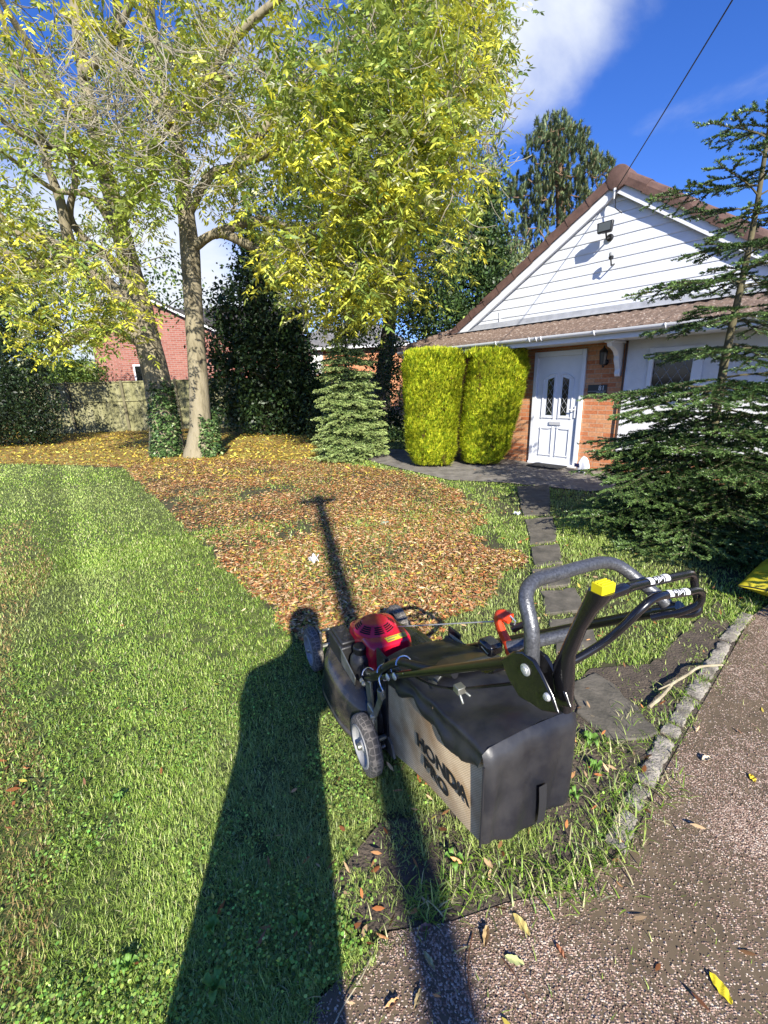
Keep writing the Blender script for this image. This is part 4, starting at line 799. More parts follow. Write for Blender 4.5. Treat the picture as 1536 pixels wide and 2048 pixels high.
# ---- handles
HL = [(.05, .085, .352), (.05, -.745, .962)]
MB().tube([HL[0], HL[1]], .0122, 14).obj('lower_handle', m_olive, mw, smooth=True)
MB().tube([(.47, .085, .352), (.47, -.77, .975)], .0135, 14).obj('lower_handle', m_olive, mw, smooth=True)
bo = MB()
for t_ in (.28, .345): q = np.array(HL[0])*(1-t_)+np.array(HL[1])*t_; bo.lathe(tuple(q+np.array([-.013, 0, 0])), (-1, 0, 0), [(.013, 0), (.013, .003), (.009, .006), (0, .007)], 14)
split_loose(bo.obj('handle_rivet', mat('bright_rivet', (.75, .76, .76), rough=.3, metal=.6), mw, smooth=True))
MB().prism([(.045, .095, .34), (.045, .045, .365), (.045, .03, .22), (.045, .075, .21)], (.012, 0, 0)).obj('handle_bracket', m_steel, mw, bevel=.002)
MB().prism([(.030, -.03, .245), (.030, .005, .235), (.030, -.075, .40), (.030, -.105, .395)], (.006, 0, 0)).tube([(.035, -.09, .395), (.035, -.088, .43)], .016, 8).obj('brace_strut', m_steel, mw, bevel=.002)
MB().box(.42, .435, .0, .06, .2, .36).obj('handle_bracket', m_steel, mw, bevel=.002)
bo = MB()
for q in [(.03, .085, .352), (.03, .065, .352), (.03, -.01, .25), (.03, .0, .205), (.028, -.02, .175)]: bo.lathe(q, (-1, 0, 0), [(.011, 0), (.011, .006), (.005, .012), (0, .012)], 8)
split_loose(bo.tube([(.03, .0, .25), (.025, -.02, .20), (.03, -.01, .15)], .008, 6).obj('bracket_bolt', m_steel, mw))
# conduit and its wire clips
cpt = smoothpts([(.06, .075, .335), (.052, .085, .385), (.05, .045, .405), (.05, -.02, .445), (.05, -.12, .545), (.05, -.20, .612), (.052, -.28, .655), (.06, -.36, .690), (.09, -.47, .735)], 6)
MB().tube(cpt, .0145, 10).obj('cable_conduit', m_black, mw, smooth=True)
def ring(c0, ax, r_, a0, a1, w_): 
    ax = Vector(ax).normalized(); u = ax.orthogonal().normalized(); w = ax.cross(u); return [tuple(Vector(c0)+(u*math.cos(a)+w*math.sin(a))*r_) for a in np.linspace(a0, a1, 18)], w_
for q, r_ in (((.05, .065, .385), .026), ((.05, -.09, .50), .027), ((.05, -.245, .632), .027)):
    P_, w_ = ring(q, (0, -.8, .6), r_, .2, 5.2, .0028); MB().tube(P_, .0028, 6).obj('wire_clip', mat('chrome_wire', (.75, .76, .78), rough=.25, metal=.8), mw, smooth=True)
P_ = smoothpts([(.048, -.075, .485), (.030, -.085, .475), (.030, -.095, .455), (.032, -.11, .44), (.034, -.10, .40)], 5); MB().tube(P_, .003, 6).obj('wire_clip', MATS['chrome_wire'], mw, smooth=True)
# joint plates
pl = [(-.705, .945), (-.74, .985), (-.765, 1.0), (-.795, 1.0), (-.815, .985), (-.845, .955), (-.862, .93), (-.825, .908), (-.765, .895), (-.732, .915)]
MB().prism([(.036, y_, z_) for y_, z_ in pl], (.008, 0, 0)).prism([(.066, y_, z_) for y_, z_ in pl], (.008, 0, 0)).obj('joint_plate', m_gloss, mw, bevel=.004)
split_loose(MB().lathe((.036, -.778, .968), (-1, 0, 0), [(.012, 0), (.012, .002), (.008, .003), (.007, .005), (0, .006)], 16).lathe((.036, -.835, .948), (-1, 0, 0), [(.008, 0), (.008, .002), (.006, .005), (0, .006)], 14).obj('joint_bolt', MATS['bright_rivet'], mw, smooth=True))
MB().tube([(.47, -.75, .962), (.47, -.80, .995)], .017, 12).obj('joint_sleeve', m_gloss, mw, smooth=True)
# silver grip hoop
hp_ = smoothpts([(.055, -.775, .955), (.052, -.775, 1.0), (.055, -.765, 1.05), (.066, -.735, 1.095), (.105, -.715, 1.112), (.18, -.70, 1.103), (.28, -.688, 1.096), (.36, -.678, 1.085), (.405, -.69, 1.068), (.44, -.73, 1.030), (.462, -.765, 1.000), (.468, -.772, .985)], 7)
split_loose(MB().tube(hp_, .0148, 18).obj('grip_hoop', m_hoop, mw, smooth=True))
MB().tube([(.20, -.55, .83), (.33, -.66, .90)], .016, 12).obj('cross_tube', m_hoop, mw, smooth=True)
# control column with its yellow button, and the two bail bars
def sec(c0, w_, d_, ax): pass
col_ = MB(); pth = [((.082, -.838, .905), .012, .012), ((.080, -.832, .94), .015, .017), ((.080, -.826, .975), .015, .022), ((.083, -.830, 1.02), .011, .013), ((.086, -.846, 1.085), .011, .012), ((.088, -.860, 1.125), .013, .014), ((.092, -.870, 1.148), .018, .017), ((.094, -.874, 1.164), .019, .018)]
for (c_, a_, b_) in pth:
    c_ = np.array(c_)
    for k in range(12): th = 2*PI*k/12; ca, sa = math.cos(th), math.sin(th); col_.v.append(tuple(c_+np.array([a_*(abs(ca)**.6)*np.sign(ca), b_*(abs(sa)**.6)*np.sign(sa), 0])))
for i in range(len(pth)-1):
    for k in range(12): col_.f.append([i*12+k, i*12+(k+1) % 12, (i+1)*12+(k+1) % 12, (i+1)*12+k])
col_.f.append(list(range(12))); col_.f.append(list(range((len(pth)-1)*12, len(pth)*12))[::-1])
cc = col_.obj('control_column', m_gloss, mw, smooth=True, angle=50)
MB().box(.078, .109, -.887, -.865, 1.162, 1.180).box(.080, .107, -.884, -.881, 1.180, 1.182).box(.080, .107, -.878, -.875, 1.180, 1.182).box(.080, .107, -.872, -.869, 1.180, 1.182).obj('yellow_button', mat('button_yellow', (.78, .66, .01), rough=.4), cc, bevel=.004)
MB().box(.112, .165, -.880, -.862, 1.142, 1.160).obj('bail_socket', m_gloss, cc, bevel=.006)
b1 = smoothpts([(.16, -.872, 1.152), (.22, -.860, 1.140), (.38, -.835, 1.110), (.44, -.822, 1.096), (.468, -.815, 1.078), (.475, -.822, 1.045), (.476, -.832, 1.015), (.468, -.830, .998), (.45, -.80, .985)], 6)
MB().tube(b1, .0085, 10).obj('bail_bar', m_gloss, mw, smooth=True)
b2 = smoothpts([(.09, -.80, .965), (.13, -.815, .985), (.175, -.835, 1.02), (.195, -.855, 1.06), (.215, -.868, 1.095), (.255, -.87, 1.11), (.36, -.86, 1.088), (.425, -.848, 1.072), (.452, -.845, 1.055), (.452, -.842, 1.03), (.435, -.82, 1.005), (.42, -.79, .985), (.41, -.775, .975)], 6)
MB().tube(b2, .0080, 10).obj('bail_bar', m_gloss, mw, smooth=True)
def decal(p_, q_, name='bail_decal'):
    p_, q_ = np.array(p_), np.array(q_); d = (q_-p_); n_ = d/np.linalg.norm(d); v_ = np.array([0, -.55, .83]); v_ = v_-n_*np.dot(v_, n_); v_ /= np.linalg.norm(v_); w_ = np.cross(n_, v_)
    wm = MB(); L_ = np.linalg.norm(d)
    def strip(a_, b_, r_, h0, h1):
        b0 = len(wm.v)
        for f_ in (a_, b_):
            for k in range(7): th = lerp(h0, h1, k/6); wm.v.append(tuple(p_+d*f_+(v_*math.cos(th)+w_*math.sin(th))*r_))
        for k in range(6): wm.f.append([b0+k, b0+k+1, b0+7+k+1, b0+7+k])
    T = [(0, .20, -1, 1), (.25, .32, -.3, .3), (.36, .40, -1, 1), (.44, .47, -.2, .8), (.50, .54, -1, .6), (.58, .62, -.2, .4), (.66, .70, -.8, 1), (.76, 1.0, -1, 1)]
    for a_, b_, h0, h1 in T: strip(a_, b_, .0090, h0, h1)
    k = wm.obj(name, mat('decal_white', (.78, .78, .78), rough=.5), mw); return k
decal((.235, -.8575, 1.1375), (.315, -.8455, 1.1235)); decal((.285, -.867, 1.105), (.365, -.859, 1.0870))
# red lever, starter rope and toggle
MB().tube(smoothpts([(.345, -.415, .665), (.350, -.385, .700), (.352, -.345, .735), (.356, -.330, .765), (.360, -.345, .778), (.366, -.375, .778)], 4), [.012]*8+[.017]*13 if False else .0135, 8, flat=1.4).obj('red_lever', mat('orange_red', (.80, .065, .015), rough=.35), mw, smooth=True)
MB().box(.315, .375, -.345, -.275, .625, .668).obj('lever_mount', m_gloss, mw, bevel=.012)
MB().tube([(.325, -.30, .648), (.325, -.335, .64)], .011, 8).obj('mount_spring', m_steel, mw)
MB().tube([(.300, .30, .405), (.352, -.335, .752)], .0022, 5).obj('starter_rope', mat('rope', (.55, .53, .48), rough=.9), mw)
MB().tube(smoothpts([(.372, -.385, .742), (.380, -.400, .760), (.392, -.425, .782)], 4), .011, 10).tube([(.366, -.375, .76), (.378, -.398, .757)], .006, 6).obj('starter_toggle', m_black, mw, smooth=True)
MB().tube([(.362, -.375, .79), (.372, -.39, .775), (.368, -.385, .735)], .003, 6).obj('rope_guide', MATS['chrome_wire'], mw)
MB().grid(lambda u, v: (.055+.10*u, -.50-.14*v, .775+.085*v+.02*math.sin(PI*v)*math.sin(PI*min(u+.2, 1))), 8, 8).obj('cable_cover', m_gloss, mw, smooth=True)
MB().tube(smoothpts([(.10, -.60, .83), (.22, -.57, .80), (.33, -.47, .72), (.36, -.38, .66)], 5), .012, 8).obj('cable_loom', m_black, mw, smooth=True)
MB().box(.060, .085, -.53, -.505, .715, .735).tube([(.065, -.53, .72), (.065, -.545, .70)], .004, 6).tube([(.08, -.51, .72), (.092, -.54, .71)], .004, 6).obj('cable_clamp', m_steel, mw, bevel=.002)
MB().tube(smoothpts([(.05, -.30, .63), (.06, -.40, .66), (.08, -.50, .71), (.09, -.62, .80), (.07, -.74, .90)], 5), .004, 6).obj('control_cable', m_black, mw, smooth=True)
MB().tube(smoothpts([(.12, .30, .30), (.07, .16, .34), (.06, .10, .36), (.06, .05, .35)], 5), .006, 6).tube(smoothpts([(.15, .20, .28), (.10, .12, .25), (.06, .06, .26)], 5), .006, 6).obj('engine_cables', m_black, mw, smooth=True)
# ------------------------------------------------------------------ trees
m_bark = mat('ash_bark', (.15, .125, .075), (.31, .265, .175), 3.2, rough=.95, bump=.9, bscale=14, stretch=(3, 3, .7), col3=(.28, .24, .15))
m_dbark = mat('dark_bark', (.05, .04, .028), (.11, .09, .06), 6, rough=.95, bump=.5, bscale=20)
m_twig = mat('pale_twig', (.25, .22, .15), (.42, .38, .28), 2, rough=.8)
class Wood:
    def __init__(s): s.mb = MB(); s.P = []; s.R = []
    def limb(s, L_, Y, n=10, k=5, jit=.0):
        pts = [at(a, b, (Y if not hasattr(Y, '__len__') else lerp(Y[0], Y[1], i/(len(L_)-1)))) for i, (a, b, w) in enumerate(L_)]
        rr = [w/2*depth(p)/FPX for p, (a, b, w) in zip(pts, L_)]
        q = smoothpts(pts, k); r2 = np.interp(np.linspace(0, len(pts)-1, len(q)), range(len(pts)), rr)
        s.mb.tube(q, [r*(1+random.uniform(-.03, .03)) for r in r2], n); s.P += [np.array(p) for p in q]; s.R += list(r2)
    def reach(s, T, rtip=.007, n=5, arch=.10, rmax=.05):
        """grow thin branches from the nearest wood to every target point"""
        T = np.array(T); base = np.array(s.P); d0 = np.array([np.min(np.linalg.norm(base-t, axis=1)) for t in T]); order = np.argsort(d0)
        PP = np.empty((len(base)+len(T)*6, 3)); PP[:len(base)] = base; RR = np.empty(len(PP)); RR[:len(base)] = s.R; k = len(base)
        for i in order:
            t = T[i]; dv = t-PP[:k]; d = np.linalg.norm(dv, axis=1)+np.maximum(0, -dv[:, 2])*.25; j = int(np.argmin(d)); a = PP[j]; L_ = np.linalg.norm(t-a)
            r0 = min(max(RR[j]*.75, rtip), rmax, rtip+L_*.016); side = rng.normal(size=3)*.12*L_; q = []
            for u in (0, .2, .45, .7, 1.): q.append(a+(t-a)*u+np.array([0, 0, arch*L_])*math.sin(PI*u)+side*math.sin(PI*u)*(1-u))
            rr = [lerp(r0, rtip, u) for u in (0, .2, .45, .7, 1.)]; s.mb.tube(q, rr, n, caps=False)
            for m_, (p_, r_) in enumerate(zip(q[1:], rr[1:])):
                PP[k] = p_; RR[k] = r_; k += 1
        s.P = list(PP[:k]); s.R = list(RR[:k])
def ash_leaves(C, per, spread, cols, w, shade=None, Lr=(.24, .38), size=.112):
    C = np.asarray(C); m_ = len(C)*per; B = np.repeat(C, per, 0)+rng.normal(0, spread, (m_, 3)); cc = np.repeat(np.arange(len(C)), per)
    D = rand_dir(m_); D[:, 2] = D[:, 2]*.5-rng.uniform(.15, .9, m_); D, S, NN = rot_basis(D); L_ = rng.uniform(*Lr, m_)
    base = pick(cols, w, m_); cb_ = pick(cols, w, len(C))[cc]; us = (rng.random(m_) < .6)[:, None]; base = np.where(us, cb_, base)*np.exp(rng.normal(0, .22, len(C)))[cc][:, None]
    if shade is not None: base = shade(B, base)
    base = base*np.exp(rng.normal(0, .16, (m_, 1)))
    Vs, Cs = [], []
    for k in range(4):
        t_ = .28+.20*k
        for sg in (-1, 1):
            p_ = B+D*(L_*t_)[:, None]; d = D*.55+S*sg*.8+rng.normal(0, .16, (m_, 3)); d[:, 2] -= .25; d, s_, n_ = rot_basis(d)
            rl = rng.normal(0, .6, m_)[:, None]; s_ = s_*np.cos(rl)+n_*np.sin(rl); ln = size*rng.uniform(.75, 1.2, m_); Vs.append(leaf_quads(p_, d, s_, ln, ln*.34)[0]); Cs.append(np.repeat(base*rng.uniform(.85, 1.15, (m_, 1)), 4, 0))
    p_ = B+D*L_[:, None]*.92; d, s_, n_ = rot_basis(D+rng.normal(0, .1, (m_, 3))); Vs.append(leaf_quads(p_, d, s_, size*1.1, size*.36)[0]); Cs.append(np.repeat(base, 4, 0))
    V = np.concatenate(Vs); return V, np.clip(np.concatenate(Cs), .005, .9)
def clusters(n, poly, Y0, Y1, gap=None):
    poly = np.array(poly, float); x0, y0 = poly.min(0); x1, y1 = poly.max(0); out = []
    while len(out) < n:
        x = rng.uniform(x0, x1, 400); y = rng.uniform(y0, y1, 400); k = inpoly(x, y, [tuple(p) for p in poly]); x, y = x[k], y[k]
        for a, b in zip(x, y):
            if len(out) >= n: break
            if gap is not None and rng.random() > gap(a, b): continue
            out.append(at(a, b, rng.uniform(Y0, Y1)))
    return np.array(out)
def twig_sprays(C, k, lmin, lmax, r, m, up=.5, name='twigs', parent=None):
    mb = MB()
    for c_ in C:
        d0 = rng.normal(size=3); d0[2] = -.2; d0 /= np.linalg.norm(d0)
        for j in range(k):
            d = d0+rng.normal(0, .45, 3); d /= np.linalg.norm(d); L_ = rng.uniform(lmin, lmax); p = np.array(c_)+rng.normal(0, .06, 3); q = [p]; 
            for s_ in range(5): d = d+np.array([0, 0, up*.35])+rng.normal(0, .08, 3); d /= np.linalg.norm(d); p = p+d*L_/5; q.append(p)
            mb.tube(q, [r, r, r*.9, r*.8, r*.75, r*1.0], 4, caps=False)
    return tag(mb.obj(name, m, parent), kind='stuff')
def nz2(a, b, s, seed): return float(fbm(np.array([a]), np.array([b]), s, seed)[0])
YEL = [(.86, .78, .07), (.68, .68, .09), (.40, .47, .09), (.20, .29, .06), (.74, .74, .42)]
# left ash
wa = Wood()
wa.limb([(338, 925, 72), (328, 840, 54), (314, 760, 50), (297, 690, 48), (277, 620, 54), (256, 520, 38), (234, 430, 34), (212, 350, 30), (186, 250, 26), (168, 150, 22), (152, 20, 22), (140, -150, 16)], (10.6, 10.2), 18)
wa.limb([(272, 640, 34), (232, 585, 30), (182, 545, 27), (130, 522, 24), (80, 535, 28), (10, 510, 22), (-80, 450, 14)], (10.45, 9.3), 12)
wa.limb([(150, 530, 34), (90, 480, 24), (40, 470, 18), (-30, 400, 12)], (9.7, 9.0), 8)
wa.limb([(150, 530, 30), (135, 470, 22), (120, 400, 18), (95, 330, 15), (70, 230, 12), (30, 120, 10), (0, 20, 8)], (9.7, 8.6), 8)
wa.limb([(262, 570, 24), (222, 520, 20), (172, 480, 16), (140, 430, 13), (150, 350, 11), (120, 260, 9)], (10.3, 9.2), 8)
wa.limb([(296, 692, 34), (240, 655, 26), (190, 655, 22), (140, 680, 20), (100, 704, 22)], (10.5, 9.6), 8)
wa.limb([(186, 250, 26), (120, 200, 20), (70, 110, 16), (20, 30, 12), (-30, -60, 8)], (10.2, 8.6), 8)
wa.limb([(212, 350, 22), (160, 310, 16), (90, 290, 13), (30, 260, 10), (-40, 200, 8)], (10.2, 8.4), 8)
wa.limb([(232, 430, 20), (300, 360, 14), (330, 260, 12), (400, 180, 9), (470, 150, 6)], (10.2, 8.4), 8)
wa.limb([(168, 150, 20), (220, 90, 15), (260, 10, 11), (300, -90, 8)], (10.2, 9.3), 8)
wa.limb([(255, 520, 16), (190, 400, 12), (110, 380, 10), (40, 330, 8), (0, 300, 7)], (10.2, 8.0), 8)
ta = empty('ash_tree', tuple(gnd(338, 915)), 0, 'left ash tree with leaning thick forked trunk, ivy at its foot and sparse yellow leaves', 'tree', 'ash trees')
PA = [(-120, -150), (360, -150), (420, 150), (420, 300), (330, 430), (300, 520), (200, 560), (80, 560), (-120, 600)]
CA = clusters(300, PA, 7.4, 12.5, lambda a, b: np.clip(1.6*(nz2(a, b, 130, 301)-.25), 0, 1))
CA2 = np.concatenate([clusters(30, [(0, 560), (130, 560), (150, 700), (60, 720), (0, 690)], 8, 9.5), clusters(46, [(-100, 330), (90, 380), (130, 500), (60, 560), (-100, 560)], 8, 11), clusters(26, [(180, 560), (310, 560), (290, 680), (190, 680)], 8.0, 9.2), clusters(34, [(100, 240), (330, 240), (300, 360), (120, 330)], 8, 9.5)])
CT = clusters(80, [(0, 100), (420, 60), (540, 120), (520, 240), (420, 330), (380, 440), (250, 330), (0, 280)], 7.0, 9.0)
CT2 = clusters(8, [(30, 560), (250, 540), (290, 640), (240, 700), (90, 640)], 7.6, 9)
wa.reach(np.concatenate([CA, CA2]), rtip=.008); nb_ = len(wa.mb.v)
wa.mb.obj('trunk', m_bark, ta, smooth=True, angle=80)
for o_ in ta.children:
    o_.matrix_parent_inverse = Matrix.Translation(-Vector(ta.location))
def adopt(o, root):
    o.parent = root; o.matrix_parent_inverse = (Matrix.Translation(Vector(root.location)) @ Matrix.Rotation(root.rotation_euler.z, 4, 'Z')).inverted(); return o
w2 = Wood(); w2.P = list(wa.P); w2.R = [.02]*len(wa.R); w2.reach(np.concatenate([CT, CT2]), rtip=.008, rmax=.016, n=4)
tag(adopt(w2.mb.obj('bare_branches', m_twig, None), ta), kind='stuff')
adopt(twig_sprays(np.concatenate([CT, CT2, CA[::5]]), 5, .35, .95, .006, m_twig, up=.55, name='bare_twigs'), ta)
def shA(B, base):
    k = fbm(B[:, 0]+B[:, 2], B[:, 2]*1.1+B[:, 1]*.3, 1.6, 60)[:, None]; g_ = np.array([.34, .45, .08]); f_ = np.clip((k-.52)*4, 0, .8); return base*(1-f_)+g_*f_
V1, c1 = ash_leaves(np.concatenate([CA, CA2]), 8, .20, YEL, [2.6, 3, 2.2, 1.2, .6], shA)
adopt(npmesh('crown', V1, np.arange(len(V1)).reshape(-1, 4), leafmat('ash_leaf', rough=.5, transl=.35, spec=.35), col=c1), ta)
# right ash
wb = Wood()
wb.limb([(398, 925, 66), (401, 860, 42), (398, 780, 37), (392, 690, 35), (386, 600, 35), (380, 500, 36), (369, 400, 31), (359, 320, 28), (345, 240, 28), (320, 160, 27), (300, 60, 27), (292, -60, 20), (288, -200, 14)], 10.3, 18)
wb.limb([(381, 500, 20), (430, 468, 17), (482, 482, 18), (540, 520, 14), (590, 580, 10), (620, 640, 7)], (10.3, 9.3), 8)
wb.limb([(374, 430, 20), (420, 352, 17), (470, 332, 15), (550, 300, 16), (640, 250, 13), (740, 180, 10), (850, 150, 7)], (10.3, 8.6), 8)
wb.limb([(430, 468, 20), (520, 440, 16), (600, 460, 13), (680, 430, 11), (780, 430, 9), (870, 380, 7)], (10.1, 8.8), 8)
wb.limb([(350, 270, 20), (400, 190, 16), (450, 100, 18), (530, 20, 14), (640, -60, 10)], (10.3, 9.0), 8)
wb.limb([(470, 332, 18), (560, 220, 15), (640, 120, 12), (740, 60, 10), (860, 0, 8), (930, -40, 6)], (10.0, 9.2), 8)
wb.limb([(345, 240, 26), (275, 175, 22), (243, 90, 18), (232, 0, 14), (220, -100, 10)], (10.3, 9.6), 8)
wb.limb([(600, 460, 13), (650, 520, 10), (720, 560, 8), (800, 560, 6)], (9.3, 8.8), 7)
wb.limb([(740, 180, 11), (820, 220, 9), (900, 200, 7), (960, 150, 5)], (8.9, 8.6), 7)
tb = empty('ash_tree', tuple(gnd(396, 915)), 0, 'right ash tree with upright trunk and a broad dense crown of yellow green leaves', 'tree', 'ash trees')
PB = [(330, -160), (985, -160), (1000, 60), (1004, 180), (985, 300), (968, 400), (940, 500), (900, 550), (820, 590), (720, 615), (630, 590), (560, 560), (500, 470), (440, 400), (430, 300), (380, 180)]
def gapB(a, b):
    v = 2.4*(nz2(a, b, 95, 311)-.30)
    for (cx_, cy_, r_) in ((535, 330, 55), (660, 370, 60), (700, 470, 42), (800, 30, 30), (500, 400, 40), (845, 540, 45), (610, 520, 30)):
        v -= 1.1*max(0, 1-math.hypot(a-cx_, b-cy_)/r_)
    if a > 900: v -= .35*nz2(a, b, 40, 9)
    return np.clip(v, 0.02, 1)
CB = clusters(740, PB, 7.2, 12.5, gapB); CB2 = clusters(90, [(540, 480), (760, 520), (750, 610), (690, 635), (600, 610), (550, 550)], 7.2, 9.2); CB3 = clusters(170, [(560, 130), (960, 180), (960, 420), (760, 480), (560, 330)], 6.9, 7.8)
allB = np.concatenate([CB, CB2, CB3]); wb.reach(allB, rtip=.008)
adopt(wb.mb.obj('trunk', m_bark, None, smooth=True, angle=80), tb)
adopt(twig_sprays(np.concatenate([allB[::5], clusters(16, [(960, 120), (1000, 150), (1000, 330), (960, 380)], 8, 9)]), 4, .3, .75, .006, m_twig, up=.6, name='bare_twigs'), tb)
def shB(B, base):
    k = fbm(B[:, 0]*.9+7, B[:, 2]*.9+B[:, 1]*.4, 1.7, 61)[:, None]; g_ = np.array([.24, .34, .075]); f_ = np.clip((k-.44)*4.5, 0, .85); return base*(1-f_)+g_*f_
V1, c1 = ash_leaves(allB, 9, .22, YEL, [2.2, 3.0, 2.8, 1.5, .9], shB)
adopt(npmesh('crown', V1, np.arange(len(V1)).reshape(-1, 4), MATS['ash_leaf'], col=c1), tb)
# ivy round the two feet
def ivy(path, n, size, label, seed):
    P0, P1, r0, r1, bulge = path; P0, P1 = np.array(P0), np.array(P1); t_ = rng.random(n)**1.15; a_ = rng.random(n)*2*PI; t_ = t_*(.62+.5*fbm(np.cos(a_)*1.5+9, np.sin(a_)*1.5+seed, .8, seed)); r_ = lerp(r0, r1, t_)+bulge*(fbm(np.cos(a_)*2+5, t_*5+np.sin(a_), .7, seed)-.2)*(1-t_*.5)*rng.uniform(.4, 1, n)
    B = P0+(P1-P0)*t_[:, None]+np.stack([np.cos(a_), np.sin(a_), np.zeros(n)], 1)*r_[:, None]; D = np.stack([np.cos(a_), np.sin(a_), -rng.uniform(.2, 1.6, n)], 1)+rng.normal(0, .5, (n, 3)); D, S, NN = rot_basis(D)
    ln = size*rng.uniform(.6, 1.2, n); V, F = leaf_quads(B, D, S, ln, ln*.9); return tag(npmesh('ivy', V, F, leafmat('ivy_leaf', rough=.3, transl=.12, spec=.6), col=np.repeat(np.clip(pick([(.05, .10, .03), (.09, .16, .045), (.16, .24, .08), (.34, .40, .18)], [4, 4, 2.4, 1.0], n)*np.exp(rng.normal(0, .2, (n, 1))), .005, .9), 4, 0)), label, 'ivy', 'ivy on the ash trunks')
ivy((gnd(336, 912), at(318, 745, 10.5), .30, .20, .26), 3000, .08, 'thick dark ivy wrapped high round the foot of the left leaning ash trunk', 5)
ivy((gnd(412, 912)+np.array([.12, 0, 0]), at(412, 818, 10.3), .22, .16, .20), 1300, .075, 'short clump of ivy round the foot of the right upright ash trunk', 8)
# generic leafy plant made of clumps of leaves inside ellipsoids
def blobs_px(L_, Y):
    out = []
    for b_ in L_:
        px_, py_, rx, ry = b_[:4]; y_ = b_[4] if len(b_) > 4 else Y; c_ = at(px_, py_, y_); k = depth(c_)/FPX; out.append((c_, np.array([rx*k, min(rx, ry)*k*.9, ry*k])))
    return out
def foliage(name, root, bl, nclump, per, cr, size, cols, w, m, asp=.5, droop=.3, surf=.6, label=None, cat=None, group=None, zmin=.03, wood=None, stem=None, updir=0.):
    vol = np.array([np.prod(r)**(2/3.) for _, r in bl]); idx = rng.choice(len(bl), nclump, p=vol/vol.sum()); u = rand_dir(nclump)*((rng.random(nclump)**(1/3.))*(1-surf)+surf*rng.uniform(.8, 1.02, nclump))[:, None]
    C = np.array([bl[i][0] for i in idx])+u*np.array([bl[i][1] for i in idx]); C[:, 2] = np.maximum(C[:, 2], zmin+.05); n = nclump*per
    tone = np.exp(rng.normal(0, .22, nclump)); B = np.repeat(C, per, 0)+rng.normal(0, 1, (n, 3))*cr*rng.uniform(.3, 1, (n, 1)); B[:, 2] = np.maximum(B[:, 2], zmin)
    D = rand_dir(n); D[:, 2] += updir-droop; D, S, NN = rot_basis(D); rl = rng.random(n)[:, None]*PI; S = S*np.cos(rl)+NN*np.sin(rl); ln = size*rng.uniform(.6, 1.25, n); V, F = leaf_quads(B, D, S, ln, ln*asp)
    c_ = np.clip(pick(cols, w, n)*np.repeat(tone, per)[:, None]*np.exp(rng.normal(0, .15, (n, 1))), .004, .9)
    o = npmesh('crown' if root is not None else name, V, F, m, col=np.repeat(c_, 4, 0))
    if root is not None: adopt(o, root)
    elif label: tag(o, label, cat, group)
    return o, C
def tree(name, label, base, Y, bl, trunk, ncl, per, cr, size, cols, w, m, group=None, asp=.5, surf=.5, limbs=40, bark=None, cat='tree', droop=.3):
    root = empty(name, tuple(np.array([base[0], base[1], 0])), 0, label, cat, group); o, C = foliage(name, root, blobs_px(bl, Y), ncl, per, cr, size, cols, w, m, asp, droop, surf)
    wd = Wood(); wd.limb(trunk, Y, 10); 
    if limbs: wd.reach(C[rng.choice(len(C), min(limbs, len(C)), replace=False)], rtip=.02, rmax=.12, n=5)
    adopt(wd.mb.obj('trunk', bark or m_dbark, None, smooth=True), root); return root
m_dleaf = leafmat('dark_leaf', rough=.45, transl=.15, spec=.4); m_gleaf = leafmat('green_leaf', rough=.5, transl=.3, spec=.35)
DG = [(.022, .045, .014), (.035, .07, .02), (.06, .10, .028)]; MG = [(.07, .13, .03), (.12, .19, .04), (.20, .27, .05), (.33, .38, .07)]
tree('oak_tree', 'dark limbed oak with small green leaves seen through the lower crown of the ash', gnd(760, 880), 17., [(560, 400, 80, 90), (640, 440, 90, 110), (740, 470, 100, 120), (840, 520, 90, 100), (780, 620, 110, 70), (690, 600, 70, 80), (880, 420, 60, 90), (700, 330, 100, 80)],
     [(770, 880, 34), (765, 780, 30), (775, 680, 28), (780, 600, 24), (755, 500, 20), (735, 400, 14), (720, 320, 8)], 620, 36, .42, .17, MG+DG, [2, 2.4, 1.4, .6, 1.6, 2, 2], m_gleaf, limbs=120)
tree('oak_tree', 'broad green tree at far left behind the leaning ash limb', gnd(-60, 890), 18., [(0, 560, 130, 120), (110, 520, 90, 80), (60, 650, 120, 70), (180, 600, 60, 60), (235, 640, 50, 44), (-120, 600, 120, 160), (330, 560, 60, 70)],
     [(-60, 890, 40), (-50, 760, 36), (-20, 640, 28), (40, 560, 18), (90, 500, 10)], 330, 34, .45, .16, MG+DG, [2, 2, 1, .3, 2, 2, 2], m_gleaf, limbs=90)
tree('ivy_clad_tree', 'tall dark evergreen mass smothered in ivy right of the upright ash trunk', gnd(540, 880), 15., [(520, 560, 42, 90), (545, 640, 62, 80), (540, 730, 80, 80), (575, 810, 78, 70), (470, 720, 40, 60), (610, 770, 42, 70), (500, 500, 30, 60), (620, 850, 46, 40), (475, 620, 36, 50), (520, 820, 60, 50), (560, 700, 60, 60), (452, 610, 26, 50), (440, 690, 28, 50), (640, 800, 34, 56), (440, 800, 30, 60)],
     [(540, 880, 40), (535, 760, 36), (525, 640, 30), (510, 520, 20), (495, 440, 10)], 900, 38, .30, .15, DG+[(.09, .14, .04)], [4, 4, 2, .4], m_dleaf, limbs=50, surf=.7)
foliage('holly_bush', None, blobs_px([(10, 800, 84, 80), (70, 825, 54, 55), (-90, 800, 110, 100), (30, 735, 56, 46), (20, 870, 86, 26)], 13.6), 620, 32, .24, .10, [(.010, .022, .007), (.018, .036, .011), (.04, .065, .02)], [4, 4, 1], m_dleaf, surf=.75, label='large dark glossy holly bush at the left end of the fence', cat='bush')  # leaf colours painted darker for the shade of the tree over it
